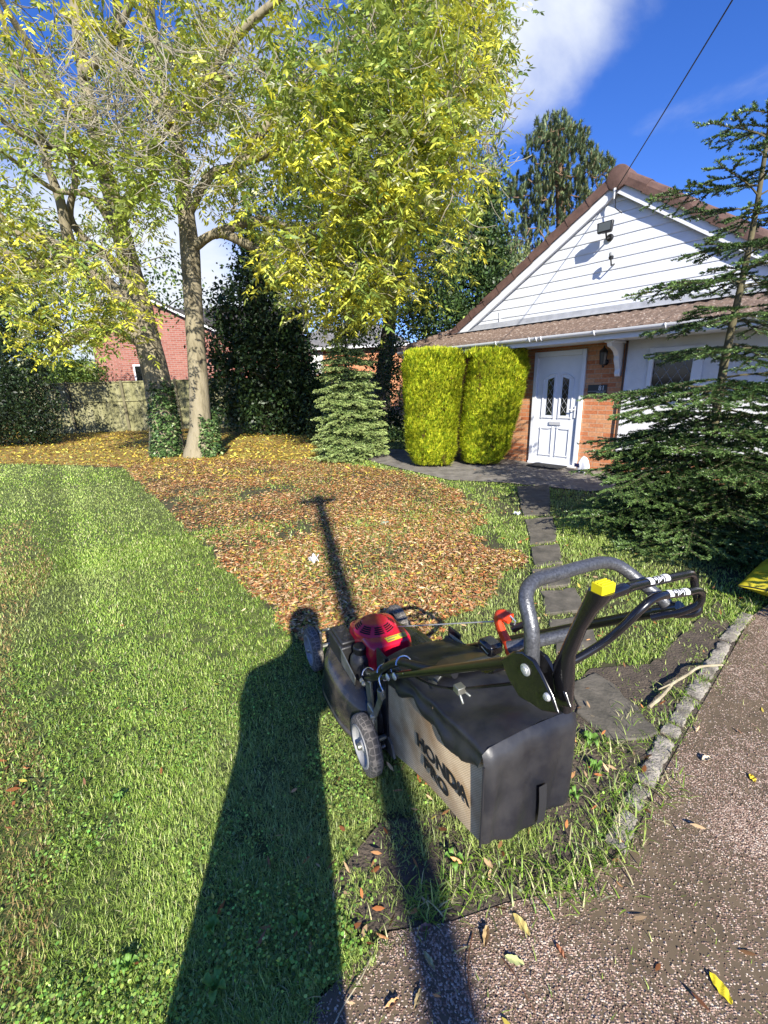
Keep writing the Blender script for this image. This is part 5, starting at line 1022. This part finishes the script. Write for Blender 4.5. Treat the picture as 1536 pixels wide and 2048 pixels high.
foliage('elder_bush', None, blobs_px([(30, 640, 80, 60), (-50, 680, 100, 60)], 14.6), 240, 30, .28, .12, [(.014, .028, .009), (.024, .045, .013), (.06, .09, .025)], [4, 4, 1.5], m_dleaf, surf=.6, label='dark shrubby growth above the holly bush under the ash limb', cat='bush')  # tree shade is put into these leaf colours too
foliage('laurel_bush', None, blobs_px([(800, 790, 34, 90), (790, 860, 36, 44), (770, 720, 40, 60), (690, 850, 90, 50)], 12.2), 300, 30, .18, .09, DG+[(.08, .12, .03)], [4, 4, 2, .5], m_dleaf, surf=.6, label='dark laurel bush in the gap between small spruce and golden hedge', cat='bush')
foliage('privet_hedge', None, blobs_px([(165, 745, 50, 22), (120, 750, 40, 20)], 24.), 120, 40, .4, .16, [(.16, .26, .05), (.24, .34, .07)], [1, 1], m_gleaf, surf=.7, label='bright green clipped hedge beyond the fence at the left of the red brick house', cat='hedge')
foliage('ivy_column_tree', None, blobs_px([(972, 430, 34, 66), (965, 500, 44, 60), (985, 560, 40, 60), (940, 590, 60, 70), (880, 630, 70, 50), (900, 500, 40, 60)], 20.), 760, 36, .34, .16, DG+MG[:2], [2, 3, 3, 1.5, .8], m_dleaf, surf=.7, label='dark narrow evergreen behind the left roof edge beside the ash crown', cat='tree')
# willow with hanging strands
wl = empty('willow_tree', tuple(gnd(1020, 890)), 0, 'pale willow with hanging strands just left of the bungalow roof slope', 'tree'); n = 420; V_, C_ = [], []; wm_ = Wood(); wm_.limb([(1030, 880, 24), (1028, 700, 20), (1022, 560, 14), (1018, 470, 8)], 22., 8); tips = []
for i in range(n):
    r_ = random.random()
    q = at(random.gauss(975, 12), random.uniform(260, 420), 21.5) if r_ < .3 else at(random.gauss(1020, 30), random.uniform(470, 560), 22+random.uniform(-1.3, 1.3)); L_ = random.uniform(1., 3.2); tips.append(q); k = int(L_/.10); t_ = np.arange(k)*.10
    P = q+np.stack([.12*np.sin(t_*2+i), .1*np.cos(t_*2.5+i), -t_], 1); D = rng.normal(0, .5, (k, 3)); D[:, 2] -= 1; D, S, _ = rot_basis(D); V_.append(leaf_quads(P, D, S, .16, .045)[0]); C_.append(np.repeat(vary((.26, .31, .12), k, .25, .08), 4, 0))
V_ = np.concatenate(V_); adopt(npmesh('crown', V_, np.arange(len(V_)).reshape(-1, 4), m_gleaf, col=np.concatenate(C_)), wl)
wm_.reach(tips[::6], rtip=.02, rmax=.06); adopt(wm_.mb.obj('trunk', m_dbark, None), wl)
# scots pine
pn = empty('pine_tree', tuple(at(1135, 800, 25.)*np.array([1, 1, 0])), 0, 'tall pine with blue green needle tufts against the sky behind the bungalow roof', 'tree')
pb = [(1030, 380, 22, 26), (1035, 505, 26, 24), (1108, 262, 44, 30), (1130, 290, 50, 36), (1090, 310, 46, 34), (1160, 330, 46, 34), (1085, 365, 40, 26), (1192, 345, 34, 26), (1120, 375, 56, 34), (1050, 400, 40, 22), (1100, 430, 60, 30), (1170, 400, 46, 30), (1045, 455, 38, 20), (1105, 480, 56, 26), (1160, 460, 40, 30), (1065, 510, 40, 20), (1205, 335, 22, 18), (1140, 520, 60, 30), (1080, 540, 60, 24)]
vol = np.array([a[2]*a[3] for a in pb], float); idx = rng.choice(len(pb), 1250, p=vol/vol.sum()); C = []
for i in idx:
    a = pb[i]; th = rng.random()*2*PI; r_ = rng.random()**.5; C.append(at(a[0]+a[2]*r_*math.cos(th), a[1]+a[3]*r_*math.sin(th), 25+rng.uniform(-1.6, 1.6)))
C = np.array(C); per = 68; n = len(C)*per; ax = rng.normal(0, .3, (len(C), 3)); ax[:, 2] += 1.; D0 = np.repeat(ax, per, 0); tt = rng.random(n); B = np.repeat(C, per, 0)+D0*(tt*.24)[:, None]; D = D0*.75+rng.normal(0, .45, (n, 3)); D, S, _ = rot_basis(D); V, F = leaf_quads(B, D, S, rng.uniform(.14, .24, n), .036)
tn = np.repeat(np.exp(rng.normal(0, .2, len(C))), per)[:, None]; adopt(npmesh('crown', V, F, leafmat('pine_needle', rough=.5, transl=.1), col=np.repeat(np.clip(pick([(.12, .18, .09), (.17, .23, .11), (.24, .26, .11), (.22, .15, .07)], [3, 4, 2.2, .5], n)*tn, .005, .9), 4, 0)), pn)
wp_ = Wood(); wp_.limb([(1140, 800, 34), (1132, 620, 28), (1126, 500, 24), (1120, 400, 17), (1115, 300, 11), (1110, 235, 6)], 25., 10); wp_.reach(C[::7], rtip=.025, rmax=.10, arch=-.05); adopt(wp_.mb.obj('trunk', mat('pine_bark', (.16, .09, .05), (.26, .17, .10), 5, rough=.9), None, smooth=True), pn)
# far growth closing the view
n = 14000; x = rng.uniform(-60, 40, n); y = 48+rng.uniform(-3, 3, n)+4*np.sin(x*.1); z = rng.random(n)**.7*(3.2+2.4*fbm(x, x*0, 9., 4)); D = rand_dir(n); D, S, _ = rot_basis(D); V, F = leaf_quads(np.stack([x, y, z], 1), D, S, .75, .5)
tag(npmesh('distant_treeline', V, F, m_gleaf, col=np.repeat(vary((.08, .12, .035), n, .3, .1), 4, 0)), 'distant band of green trees beyond the gardens', 'trees', kind='stuff')
# ------------------------------------------------------------------ conifers built branch by branch
def zat(base, py):
    lo, hi = -1., 12.
    for _ in range(40):
        m_ = (lo+hi)/2; p_ = RM.T@(np.array([base[0], base[1], m_])-CAM); y_ = CY+FPX*p_[1]/p_[2]
        if y_ > py: lo = m_
        else: hi = m_
    return lo
def conifer(name, label, base, levels, Lfun, efun, nbr, side_gap, sub_gap, nper, nl, nw, cols, tipcol, r0, barkm, keepfn=None, droop=.25, tiltz=.45, subtw=True, az0=0.):
    root = empty(name, (base[0], base[1], 0), 0, label, 'tree'); segs = []; wmb = MB(); H_ = levels[-1]+.5
    trk = [(base[0], base[1], -.02)]+[(base[0]+.015*math.sin(z_*3), base[1], z_) for z_ in np.linspace(.3, H_, 12)]; wmb.tube(trk, [lerp(r0, .008, i/(len(trk)-1)) for i in range(len(trk))], 10)
    segs.append((np.array(trk[-3]), np.array(trk[-1]), 1.))
    for li, z0 in enumerate(levels):
        nb = nbr(z0); a0 = random.random()*6.28
        for b_ in range(nb):
            a_ = a0+2*PI*b_/nb+random.uniform(-.25, .25); L_ = Lfun(z0, a_)*random.uniform(.72, 1.08); e_ = efun(z0)+random.uniform(-.10, .10)
            if keepfn and not keepfn(a_, z0): continue
            hd = np.array([math.cos(a_), math.sin(a_), 0]); sd_ = np.array([-hd[1], hd[0], 0]); p = np.array([base[0], base[1], z0+random.uniform(-.07, .07)]); pts = [p]; n_ = 8; el_ = e_
            for k in range(n_):
                f_ = (k+.5)/n_; el_k = e_-droop*math.sin(f_*PI*.75)*1.0+.30*max(0, f_-.65); p = p+(hd*math.cos(el_k)+np.array([0, 0, math.sin(el_k)]))*L_/n_; p[2] = max(p[2], .06+random.uniform(0, .05)); pts.append(p)
            wmb.tube(pts, [lerp(.004+.006*L_, .002, i/n_) for i in range(n_+1)], 5, caps=False)
            for k in range(2, n_): segs.append((pts[k], pts[k+1], .35+.65*k/n_))
            nn_ = int(L_/side_gap)
            for j in range(nn_):
                f_ = .16+.84*(j+.5)/nn_; i_ = min(int(f_*n_), n_-1); q = pts[i_]+(pts[i_+1]-pts[i_])*(f_*n_-i_); bd = pts[i_+1]-pts[i_]; bd /= np.linalg.norm(bd); sg = 1 if j % 2 else -1
                l2 = (L_*(1-f_)*.52+.10)*random.uniform(.75, 1.15); d2 = bd*.62+sd_*sg*.78+np.array([0, 0, random.uniform(-.22, .12)]); d2 /= np.linalg.norm(d2)
                q1 = q+d2*l2*.55+np.array([0, 0, -.02*l2]); q2 = q+d2*l2+np.array([0, 0, -droop*.35*l2]); q1[2] = max(q1[2], .05); q2[2] = max(q2[2], .05); wmb.tube([q, q1, q2], [.0045, .0035, .002], 4, caps=False); segs.append((q, q1, f_)); segs.append((q1, q2, min(1, f_+.3)))
                if subtw:
                    for m_ in range(int(l2/sub_gap)):
                        g_ = .22+.7*(m_+.5)/max(1, int(l2/sub_gap)); s0 = q+(q2-q)*g_; s2 = 1 if m_ % 2 else -1; d3 = d2*.7+np.cross(d2, [0, 0, 1])*s2*.7+np.array([0, 0, random.uniform(-.2, .15)]); d3 /= np.linalg.norm(d3); l3 = l2*(1-g_)*.55+.06; s1 = s0+d3*l3; s1[2] = max(s1[2], .04); segs.append((s0, s1, min(1, f_+.25)))
    adopt(wmb.obj('trunk', barkm, None, smooth=True), root)
    A = np.array([s_[0] for s_ in segs]); Bv = np.array([s_[1] for s_ in segs])-A; tp = np.array([s_[2] for s_ in segs]); ll = np.linalg.norm(Bv, axis=1); cnt = np.maximum(3, (ll*nper).astype(int)); id_ = np.repeat(np.arange(len(A)), cnt); n = len(id_)
    t_ = rng.random(n); P = A[id_]+Bv[id_]*t_[:, None]; T, S, NN = rot_basis(Bv[id_]); ph = rng.normal(0, 1.05, n); D = T*rng.uniform(.45, .8, n)[:, None]+(S*np.sin(ph)[:, None]+NN*np.cos(ph)[:, None]*(.9))*tiltz*1.6; D, S2, N2 = rot_basis(D); rl = rng.random(n)[:, None]*PI; S2 = S2*np.cos(rl)+N2*np.sin(rl)
    ln = nl*rng.uniform(.7, 1.15, n)*(1-.35*(t_ > .93)); V, F = leaf_quads(P, D, S2, ln, nw)
    tn = np.exp(rng.normal(0, .18, len(A)))[id_][:, None]; c_ = pick(cols, [1]*len(cols), n)*tn; k = np.clip((tp[id_]-.62)*1.9, 0, 1)[:, None]*rng.uniform(.3, 1, (n, 1)); c_ = c_*(1-k)+np.array(tipcol)*k
    adopt(npmesh('crown', V, F, leafmat(name+'_needle', rough=.36, transl=.12, spec=.5), col=np.repeat(np.clip(c_, .004, .9), 4, 0)), root); return n
fb = gnd(1388, 1072)
zt = [zat(fb, y_) for y_ in (1000, 380)]; ZT = zt[1]
lv = list(np.arange(.10, .95, .125))+list(np.arange(1.0, 1.3, .17))+list(np.arange(1.42, ZT-.45, .27))+[ZT-.40, ZT-.20, ZT, ZT+.36]
FK = depth((fb[0], fb[1], .8))/FPX
FP = [(1062, 225), (1010, 240), (950, 258), (910, 275), (860, 225), (800, 232), (755, 245), (735, 120), (690, 95), (650, 120), (610, 175), (570, 185), (520, 130), (450, 120), (400, 140), (370, 165), (300, 90)]
FZ = [max(.05, zat(fb, a_)) for a_, b_ in FP]; FL = [b_*FK for a_, b_ in FP]
def firL(z_, a_):
    g_ = float(np.interp(z_, [0, .25, .8, 1.4, 2.0, ZT-.4, ZT, ZT+.4], [1.10, 1.2, 1.15, 1.0, .85, .66, .80, .45])); l_ = float(np.interp(z_, FZ, FL))
    k = max(0., -math.cos(a_-.35)); return lerp(g_, l_, min(1, k*1.3))
nf = conifer('fir_tree', 'large dark glossy fir at the right edge with sweeping low branches over the grass', fb, lv,
    firL, lambda z_: float(np.interp(z_, [0, .6, 1.6, 2.6, ZT, ZT+.5], [.02, .02, .12, .22, .42, .6])),
    lambda z_: 9 if z_ < 1.6 else (7 if z_ < ZT-.5 else 5), .080, .082, 560, .028, .0068, [(.022, .050, .014), (.045, .09, .022), (.075, .135, .034)], (.30, .46, .13), .048, mat('fir_bark', (.085, .075, .035), (.14, .12, .06), 12, rough=.9), droop=.30)
sb = gnd(702, 918)
zs = zat(sb, 652)
conifer('spruce_tree', 'small bushy spruce with layered drooping light green sprays left of the golden hedges', sb, list(np.arange(.12, zs-.15, .15))+[zs-.08],
    lambda z_, a_: float(np.interp(z_, [0, .4, 1.0, 2.0, zs], [.80, .82, .72, .52, .16])), lambda z_: .42, lambda z_: 12, .075, .075, 230, .036, .0125, [(.20, .31, .09), (.27, .38, .11), (.36, .46, .15)], (.55, .64, .22), .05, m_dbark, droop=.62, tiltz=.40)
# ------------------------------------------------------------------ golden clipped conifers
def vx(base, z_):
    p_ = RM.T@(np.array([base[0], base[1], z_])-CAM); return CX+FPX*p_[0]/p_[2]
def golden(label, EL, ER, ytop, yfar, vs):
    cb = gnd(*yfar); k = depth(cb)/FPX; root = empty('golden_conifer', (cb[0], cb[1], 0), 0, label, 'hedge shrub', 'clipped golden conifers'); zt_ = zat(cb, ytop); n = 46000
    vr = np.array([cb[1], -cb[0]])/np.hypot(cb[0], cb[1]); vf = np.array([-vr[1], vr[0]]); hz = [zat(cb, y_) for y_ in vs]; ax_ = [vx(cb, z_) for z_ in hz]
    XL = [(a-c_)*k for a, c_ in zip(EL, ax_)]; XR = [(a-c_)*k for a, c_ in zip(ER, ax_)]; DP = .34
    zz = .04+rng.random(n)*(zt_-.04); xl_, xr_ = np.interp(zz, hz, XL), np.interp(zz, hz, XR); cxx, hwx = (xl_+xr_)/2, (xr_-xl_)/2
    q = rng.random(n)*4; f = q % 1; sd_ = q.astype(int); ux = np.where(sd_ == 0, f*2-1, np.where(sd_ == 1, 1, np.where(sd_ == 2, f*2-1, -1))).astype(float); uy = np.where(sd_ == 0, -1, np.where(sd_ == 1, f*2-1, np.where(sd_ == 2, 1, f*2-1))).astype(float)
    nr = (np.abs(ux)**3.4+np.abs(uy)**3.4)**(1/3.4); ux /= nr; uy /= nr
    lump = 1+.17*(fbm(ux*1.5+uy*2+9, zz*2, .6, 17)-.5)*2; dep = rng.uniform(.80, 1., n)*lump; top = rng.random(n) < .10; dep[top] = rng.random(top.sum())**.5; rd = np.where(top, 1-dep**2*.5, 0); zz[top] = zt_-.12+.12*rd[top]+rng.uniform(-.05, .03, top.sum())
    X = cxx+ux*hwx*dep; Yv = uy*DP*dep; P = np.stack([cb[0]+vr[0]*X+vf[0]*Yv, cb[1]+vr[1]*X+vf[1]*Yv, zz], 1); O = np.stack([vr[0]*ux+vf[0]*uy, vr[1]*ux+vf[1]*uy, np.zeros(n)], 1); O /= np.linalg.norm(O, axis=1, keepdims=True)+1e-6
    O[top] *= .2; D = O*.50+np.array([.16*vr[0], .16*vr[1], .72])+rng.normal(0, .24, (n, 3)); D, S, NN = rot_basis(D); rl = rng.random(n)[:, None]*PI; S = S*np.cos(rl)+NN*np.sin(rl); Vs, Cs = [], []
    c_ = pick([(.52, .60, .03), (.70, .72, .05), (.34, .46, .028), (.18, .27, .02)], [3.4, 3.4, 2.0, .6], n)*np.exp(rng.normal(0, .17, (n, 1))); bz = (fbm(P[:, 0]*3+P[:, 1], P[:, 2]*3, .8, 23)-.5)[:, None]; c_ = c_*(1+.75*bz); br_ = (fbm(P[:, 0]*4, P[:, 2]*4+P[:, 1], .5, 29) > .76) & (rng.random(n) < .55); c_[br_] = (.20, .15, .04)
    for sg in (-1, 0, 1):
        d = D+S*sg*.55; d /= np.linalg.norm(d, axis=1, keepdims=True); s_ = np.cross(NN, d); ln = rng.uniform(.045, .12, n)*(1 if sg == 0 else .75); Vs.append(leaf_quads(P+D*(.012 if sg else 0), d, s_/(np.linalg.norm(s_, axis=1, keepdims=True)+1e-6), ln, ln*.24)[0]); Cs.append(np.repeat(np.clip(c_, .01, .9), 4, 0))
    V = np.concatenate(Vs); adopt(npmesh('foliage', V, np.arange(len(V)).reshape(-1, 4), leafmat('golden_leaf', rough=.5, transl=.28, spec=.3), col=np.concatenate(Cs)), root)
    def core(u, v):
        z_ = .05+v*(zt_-.18); a = u*2*PI; c1, s1 = math.cos(a), math.sin(a); nr_ = (abs(c1)**3.4+abs(s1)**3.4)**(1/3.4); x0, x1 = float(np.interp(z_, hz, XL)), float(np.interp(z_, hz, XR)); f_ = .80*(1 if v < .97 else 0)*(.75 if v < .03 else 1)
        X_ = (x0+x1)/2+c1/nr_*(x1-x0)/2*f_; Y_ = s1/nr_*DP*f_; return (cb[0]+vr[0]*X_+vf[0]*Y_, cb[1]+vr[1]*X_+vf[1]*Y_, z_)
    adopt(MB().grid(core, 32, 24).obj('dark_core', mat('hedge_core', (.06, .065, .012), (.12, .11, .03), 25, rough=1., bump=1, bscale=60), None, smooth=True), root)  # solid dark core added to stop see-through, standing for inner shade
VS_ = (943, 900, 860, 800, 740, 694)
golden('left of the two clipped golden conifers, square topped, beside the dark laurel', (836, 820, 816, 814, 812, 824), (898, 904, 908, 912, 918, 910), 705, (868, 930), VS_)
golden('right of the two clipped golden conifers, tapering to its foot, nearer the front door', (934, 927, 926, 931, 942, 958), (984, 1008, 1020, 1032, 1043, 1033), 705, (958, 927), VS_)
# ------------------------------------------------------------------ unseen shrub added outside the frame to cast the shade on the grass
foliage('shade_shrub', None, [(np.array([3.35, 1.55, .72]), np.array([.75, .6, .62])), (np.array([4.3, 1.9, .7]), np.array([.8, .6, .65]))], 420, 46, .12, .06, MG[:3], [1, 1, 1], m_gleaf, surf=.6, label='unseen rounded green shrub added to the right of the mower to cast shade', cat='shrub')
# ------------------------------------------------------------------ small things
def stick(name, label, cat, pxs, r, m, z=.017, group=None, side=()):
    P = [np.array([*gnd(a, b)[:2], z+dz]) for a, b, dz in pxs]; mb = MB(); q = smoothpts(P, 5); mb.tube(q, [lerp(r[0], r[1], i/(len(q)-1))*(1+.15*math.sin(i*2.1)) for i in range(len(q))], 8)
    for s_ in side:
        P2 = [np.array([*gnd(a, b)[:2], z+dz]) for a, b, dz in s_]; mb.tube(P2, [r[1]*.9, r[1]*.5], 6)
    return tag(mb.obj(name, m, smooth=True), label, cat, group)
m_stick = mat('dry_branch', (.30, .25, .15), (.46, .40, .26), 20, rough=.9, bump=.4, bscale=60)
stick('dead_branch', 'crooked pale dead branch lying across the concrete edging', 'branch', [(1296, 1424, .01), (1318, 1408, .02), (1336, 1388, .02), (1343, 1382, .03), (1370, 1366, .03), (1395, 1356, .05), (1440, 1352, .05)], (.0085, .006), m_stick, side=[[(1343, 1382, .03), (1314, 1392, .02)]])
stick('twig', 'long curved pale stalk on the driveway at the bottom edge beside the shadow', 'twig', [(742, 1925, 0), (720, 1975, .01), (690, 2020, .006), (668, 2060, 0)], (.0022, .0016), m_stick, group='thin twigs on the driveway')
stick('twig', 'thin reddish twig in the dark pole shadow on the driveway', 'twig', [(945, 1875, 0), (936, 1930, .006), (938, 1985, .006), (950, 2040, 0)], (.0018, .0012), mat('red_twig', (.16, .07, .03), rough=.8), group='thin twigs on the driveway')
stick('twig', 'thin reddish twig to the right of the pole shadow, slanting down the driveway', 'twig', [(1004, 1925, 0), (1030, 1965, .008), (1055, 2010, .004), (1070, 2035, 0)], (.0016, .001), MATS['red_twig'], group='thin twigs on the driveway')
def one_leaf(label, px_, py_, ln, wd, ang, col, curl=.15, name='fallen_leaf', cat='leaf', group='single fallen leaves on the driveway', z=.017):
    c_ = gnd(px_, py_); d = np.array([math.cos(ang), math.sin(ang), 0]); s_ = np.array([-d[1], d[0], 0]); mb = MB()
    def f(u, v):
        w_ = math.sin(PI*min(1, u*.96+.03))**.75*(1+.12*math.sin(u*23)); y_ = (v-.5)*2; return c_+d*(u-.5)*ln+s_*y_*w_*wd/2+np.array([0, 0, z+abs(y_)**1.5*w_*wd*curl*1.4+curl*ln*.5*(u-.4)**2+.002*math.sin(u*17+v*5)])
    mb.grid(f, 14, 6); hue = mat('leaf_%d' % (hash(col) % 9999), col, tuple(x*.72 for x in col), 60, rough=.5, thr=(.4, .75)); o = mb.obj(name, hue, smooth=True); mb2 = None
    return tag(o, label, cat, group)
one_leaf('bright yellow leaf lying alone on the pink driveway at lower right', 1438, 1984, .062, .026, 1.75, (.80, .66, .03), .1)
one_leaf('smooth pale green leaf on the driveway just right of the pole shadow', 1028, 1929, .050, .020, -.35, (.62, .66, .26), .08)
one_leaf('mottled yellow tan leaf at the grass edge above the pale green one', 1042, 1857, .062, .024, -1.05, (.66, .52, .17), .12)
one_leaf('pale curled leaf on the dark drive between the two shadows', 858, 1930, .048, .013, -1.0, (.58, .50, .22), .35)
one_leaf('curved tan leaf nearest the bottom edge between the two shadows', 836, 2008, .044, .013, 1.1, (.56, .43, .20), .4)
one_leaf('orange tan curled leaf left of the curved tan one near the bottom edge', 784, 2018, .040, .013, .5, (.60, .34, .14), .4)
one_leaf('small yellow leaf alone on the dark upper driveway', 1503, 1563, .036, .020, 1.3, (.80, .58, .04), .1)
one_leaf('cream dry leaf on the driveway beside the long chipped edging block', 1411, 1526, .042, .022, .3, (.66, .55, .36), .4)
one_leaf('curled tan leaf at the head of the pole shadow by the grass edge', 972, 1882, .050, .020, 1.2, (.52, .36, .17), .5)
one_leaf('small rust brown leaf on the driveway right of the yellow tan leaf', 1120, 1912, .036, .012, 1.9, (.36, .15, .07), .4)
one_leaf('reddish dead leaf at the foot of the shaded grass tuft by the pole shadow', 850, 1865, .042, .018, .2, (.26, .12, .08), .3)
one_leaf('grey green upturned leaf lying on the orange leaf litter', 770, 1050, .12, .06, .6, (.28, .34, .26), .2, group=None)
q = gnd(628, 1128); mb = MB().grid(lambda u, v: (q[0]+.075*(u-.5)+.012*math.sin(v*7), q[1]+.085*(v-.5), .05+.022*math.sin(u*9+v*5)+.016*math.sin(v*13+u*3)), 10, 10); tag(mb.obj('paper_scrap', mat('crumpled_paper', (.72, .73, .76), rough=.7), smooth=False), 'crumpled white paper scrap on the orange leaves beyond the mower', 'litter', 'white litter scraps')
q = gnd(1034, 1032); mb = MB().grid(lambda u, v: (q[0]+.08*(u-.5), q[1]+.05*(v-.5)+.01*math.sin(u*8), .035+.014*math.sin(u*9+v*5)), 8, 6); tag(mb.obj('paper_scrap', MATS['crumpled_paper'], smooth=False), 'small white litter scrap in the grass beside the stepping stone path', 'litter', 'white litter scraps')
# yellow sack
TA = gnd(1474, 1172, .13); E1 = np.array([.62, -.78, 0]); E2 = np.array([.80, .60, 0]); sk_ = MB()
def sack(sg):
    def f(u, v):
        s_ = (math.sin(PI*u)*math.sin(PI*v)); b_ = (math.sin(PI*min(max(u, .0), 1))**.55)*(math.sin(PI*v)**.5) if 0 < u < 1 and 0 < v < 1 else 0
        pin = 1-.12*math.sin(PI*u)*(1-v); q = TA+E1*.52*u*1.0+E2*(.92*v+.07*math.sin(PI*u)*(.5-v)); zc = .13-.05*math.sin(PI*u)*0
        z_ = zc+(sg*(.16 if sg > 0 else .115)*b_)+.010*math.sin(u*19+v*7)*b_+.007*math.sin(v*29-u*9)*b_
        return (q[0], q[1], max(z_, .010) if sg < 0 else z_)
    return f
sack_o = sk_.grid(sack(1), 34, 40).grid(sack(-1), 34, 40).obj('yellow_sack', mat('yellow_sack', (.50, .42, .015), (.62, .53, .03), 5, rough=.42, bump=.35, bscale=22, col3=(.42, .36, .02)), smooth=True, angle=70)
tag(sack_o, 'plump yellow plastic sack lying on the driveway edge near the top of the edging', 'sack')
MB().tube([sack(1)(u, .004) for u in np.linspace(0, 1, 20)], .004, 5).obj('seam', m_black, sack_o)
# ------------------------------------------------------------------ cable and pole
pole = empty('utility_pole', (1.375, -5.5, 0), .2, 'wooden utility pole with short crossbar standing behind the viewpoint by the driveway', 'pole')
MB().tube([(0, 0, -.1), (0, 0, 7.05)], [.085, .07], 14).obj('shaft', mat('creosote_wood', (.07, .05, .035), rough=.9), pole, smooth=True)
MB().box(-.26, .26, -.05, .05, 6.84, 6.93).obj('crossbar', MATS['creosote_wood'], pole)
A_ = np.array(hloc(AX+.02, -VO-.06, AZ+.02)); B_ = np.array([1.40, -5.4, 6.85]); P = [A_+(B_-A_)*t_+np.array([0, 0, -.22*4*t_*(1-t_)]) for t_ in np.linspace(0, 1, 40)]
P = [np.array(hloc(AX+.10, -.10, AZ-.30)), np.array(hloc(AX+.01, -VO-.03, AZ-.22)), np.array(hloc(AX-.0, -VO-.035, AZ-.05))]+P
tag(MB().tube(P, .007, 6, caps=False).obj('overhead_cable', m_black, smooth=True), 'thin black overhead cable rising from the gable peak across the blue sky', 'cable')
# ------------------------------------------------------------------ the photographer, behind the lens, whose shadow falls on the lawn
def skin(name, V, E_, R_, m, sub=2):
    me = bpy.data.meshes.new(name); me.from_pydata(V, E_, []); o = bpy.data.objects.new(name, me); COL.objects.link(o); sm = o.modifiers.new('skin', 'SKIN'); sm.use_smooth_shade = True
    for i, r_ in enumerate(R_): me.skin_vertices[0].data[i].radius = (r_, r_) if not isinstance(r_, tuple) else r_
    me.skin_vertices[0].data[0].use_root = True; ss = o.modifiers.new('sub', 'SUBSURF'); ss.levels = sub; ss.render_levels = sub; me.materials.append(m)
    dg = bpy.context.evaluated_depsgraph_get(); dg.update(); m2 = bpy.data.meshes.new_from_object(o.evaluated_get(dg)); m2.name = name; o.modifiers.clear(); o.data = m2; return o
per_ = empty('person', (-.05, -.45, 0), 0, 'person in dark jacket and trousers standing behind the viewpoint holding up a phone', 'person')
Y_ = -.45
pv = [(-.06, Y_, .98), (-.06, Y_, 1.15), (-.05, Y_, 1.35), (-.03, Y_, 1.50), (.06, Y_+.01, 1.62), (.09, Y_+.03, 1.74), (.095, Y_+.03, 1.86),
      (-.19, Y_, 1.49), (-.22, Y_+.14, 1.28), (-.12, Y_+.34, 1.36), (-.045, Y_+.40, 1.45), (.12, Y_, 1.50), (.13, Y_+.14, 1.28), (.09, Y_+.34, 1.36), (.045, Y_+.40, 1.45),
      (-.16, Y_, .90), (-.20, Y_+.03, .48), (-.22, Y_-.02, .09), (-.22, Y_+.15, .04), (.03, Y_, .90), (.04, Y_+.03, .48), (.05, Y_-.02, .09), (.05, Y_+.15, .04)]
pe = [(0, 1), (1, 2), (2, 3), (3, 4), (4, 5), (5, 6), (3, 7), (7, 8), (8, 9), (9, 10), (3, 11), (11, 12), (12, 13), (13, 14), (0, 15), (15, 16), (16, 17), (17, 18), (0, 19), (19, 20), (20, 21), (21, 22)]
pr = [(.17, .12), (.16, .11), (.17, .11), (.13, .09), (.055, .055), (.085, .10), (.075, .085), .065, .05, .036, .028, .065, .05, .036, .028, .10, .065, .045, .035, .10, .065, .045, .035]
pv = [(a-.045, b, c_) for a, b, c_ in pv]
b_ = skin('body', pv, pe, pr, mat('dark_clothes', (.03, .035, .05), rough=.9)); adopt(b_, per_)
jk = MB(); 
def coat(u, v):
    a = u*2*PI; z_ = 1.53-.86*v; w_ = float(np.interp(z_, [.67, 1.0, 1.25, 1.42, 1.50, 1.53], [.225, .200, .175, .215, .205, .16])); cx_ = float(np.interp(z_, [.67, 1.0, 1.3, 1.53], [-.085, -.06, -.045, -.03])); return (cx_-.045+w_*math.cos(a), Y_+.135*math.sin(a), z_)
adopt(jk.grid(coat, 32, 16).obj('jacket', mat('dark_jacket', (.02, .025, .04), rough=.8), None, smooth=True), per_)
adopt(MB().lathe((.048, Y_+.015, 1.755), (0, 0, 1), [(.0, -.02), (.095, .0), (.102, .06), (.098, .12), (.07, .165), (0, .18)], 20).obj('hair', mat('brown_hair', (.05, .03, .02), rough=.8), None, smooth=True), per_)
for sx1 in (-1, 1):
    for j in range(4):
        x0 = sx1*(.030+.010*(j == 3)); z0 = 1.505-.022*j
        adopt(skin('finger', [(sx1*.050, -.055, z0-.03), (sx1*.052, -.035, z0-.01), (sx1*.045, -.024, z0), (x0, -.022, z0+.002)], [(0, 1), (1, 2), (2, 3)], [.010, .009, .008, .007], mat('skin', (.45, .25, .17), rough=.6), 1), per_)
    adopt(skin('thumb', [(sx1*.050, -.065, 1.42), (sx1*.045, -.052, 1.455), (sx1*.032, -.046, 1.48)], [(0, 1), (1, 2)], [.012, .011, .008], MATS['skin'], 1), per_)
ph = MB().box(-.038, .038, -.038, -.030, 1.42, 1.57).obj('phone', m_black, bevel=.003); tag(ph, 'black phone held up in both hands at the viewpoint', 'phone')
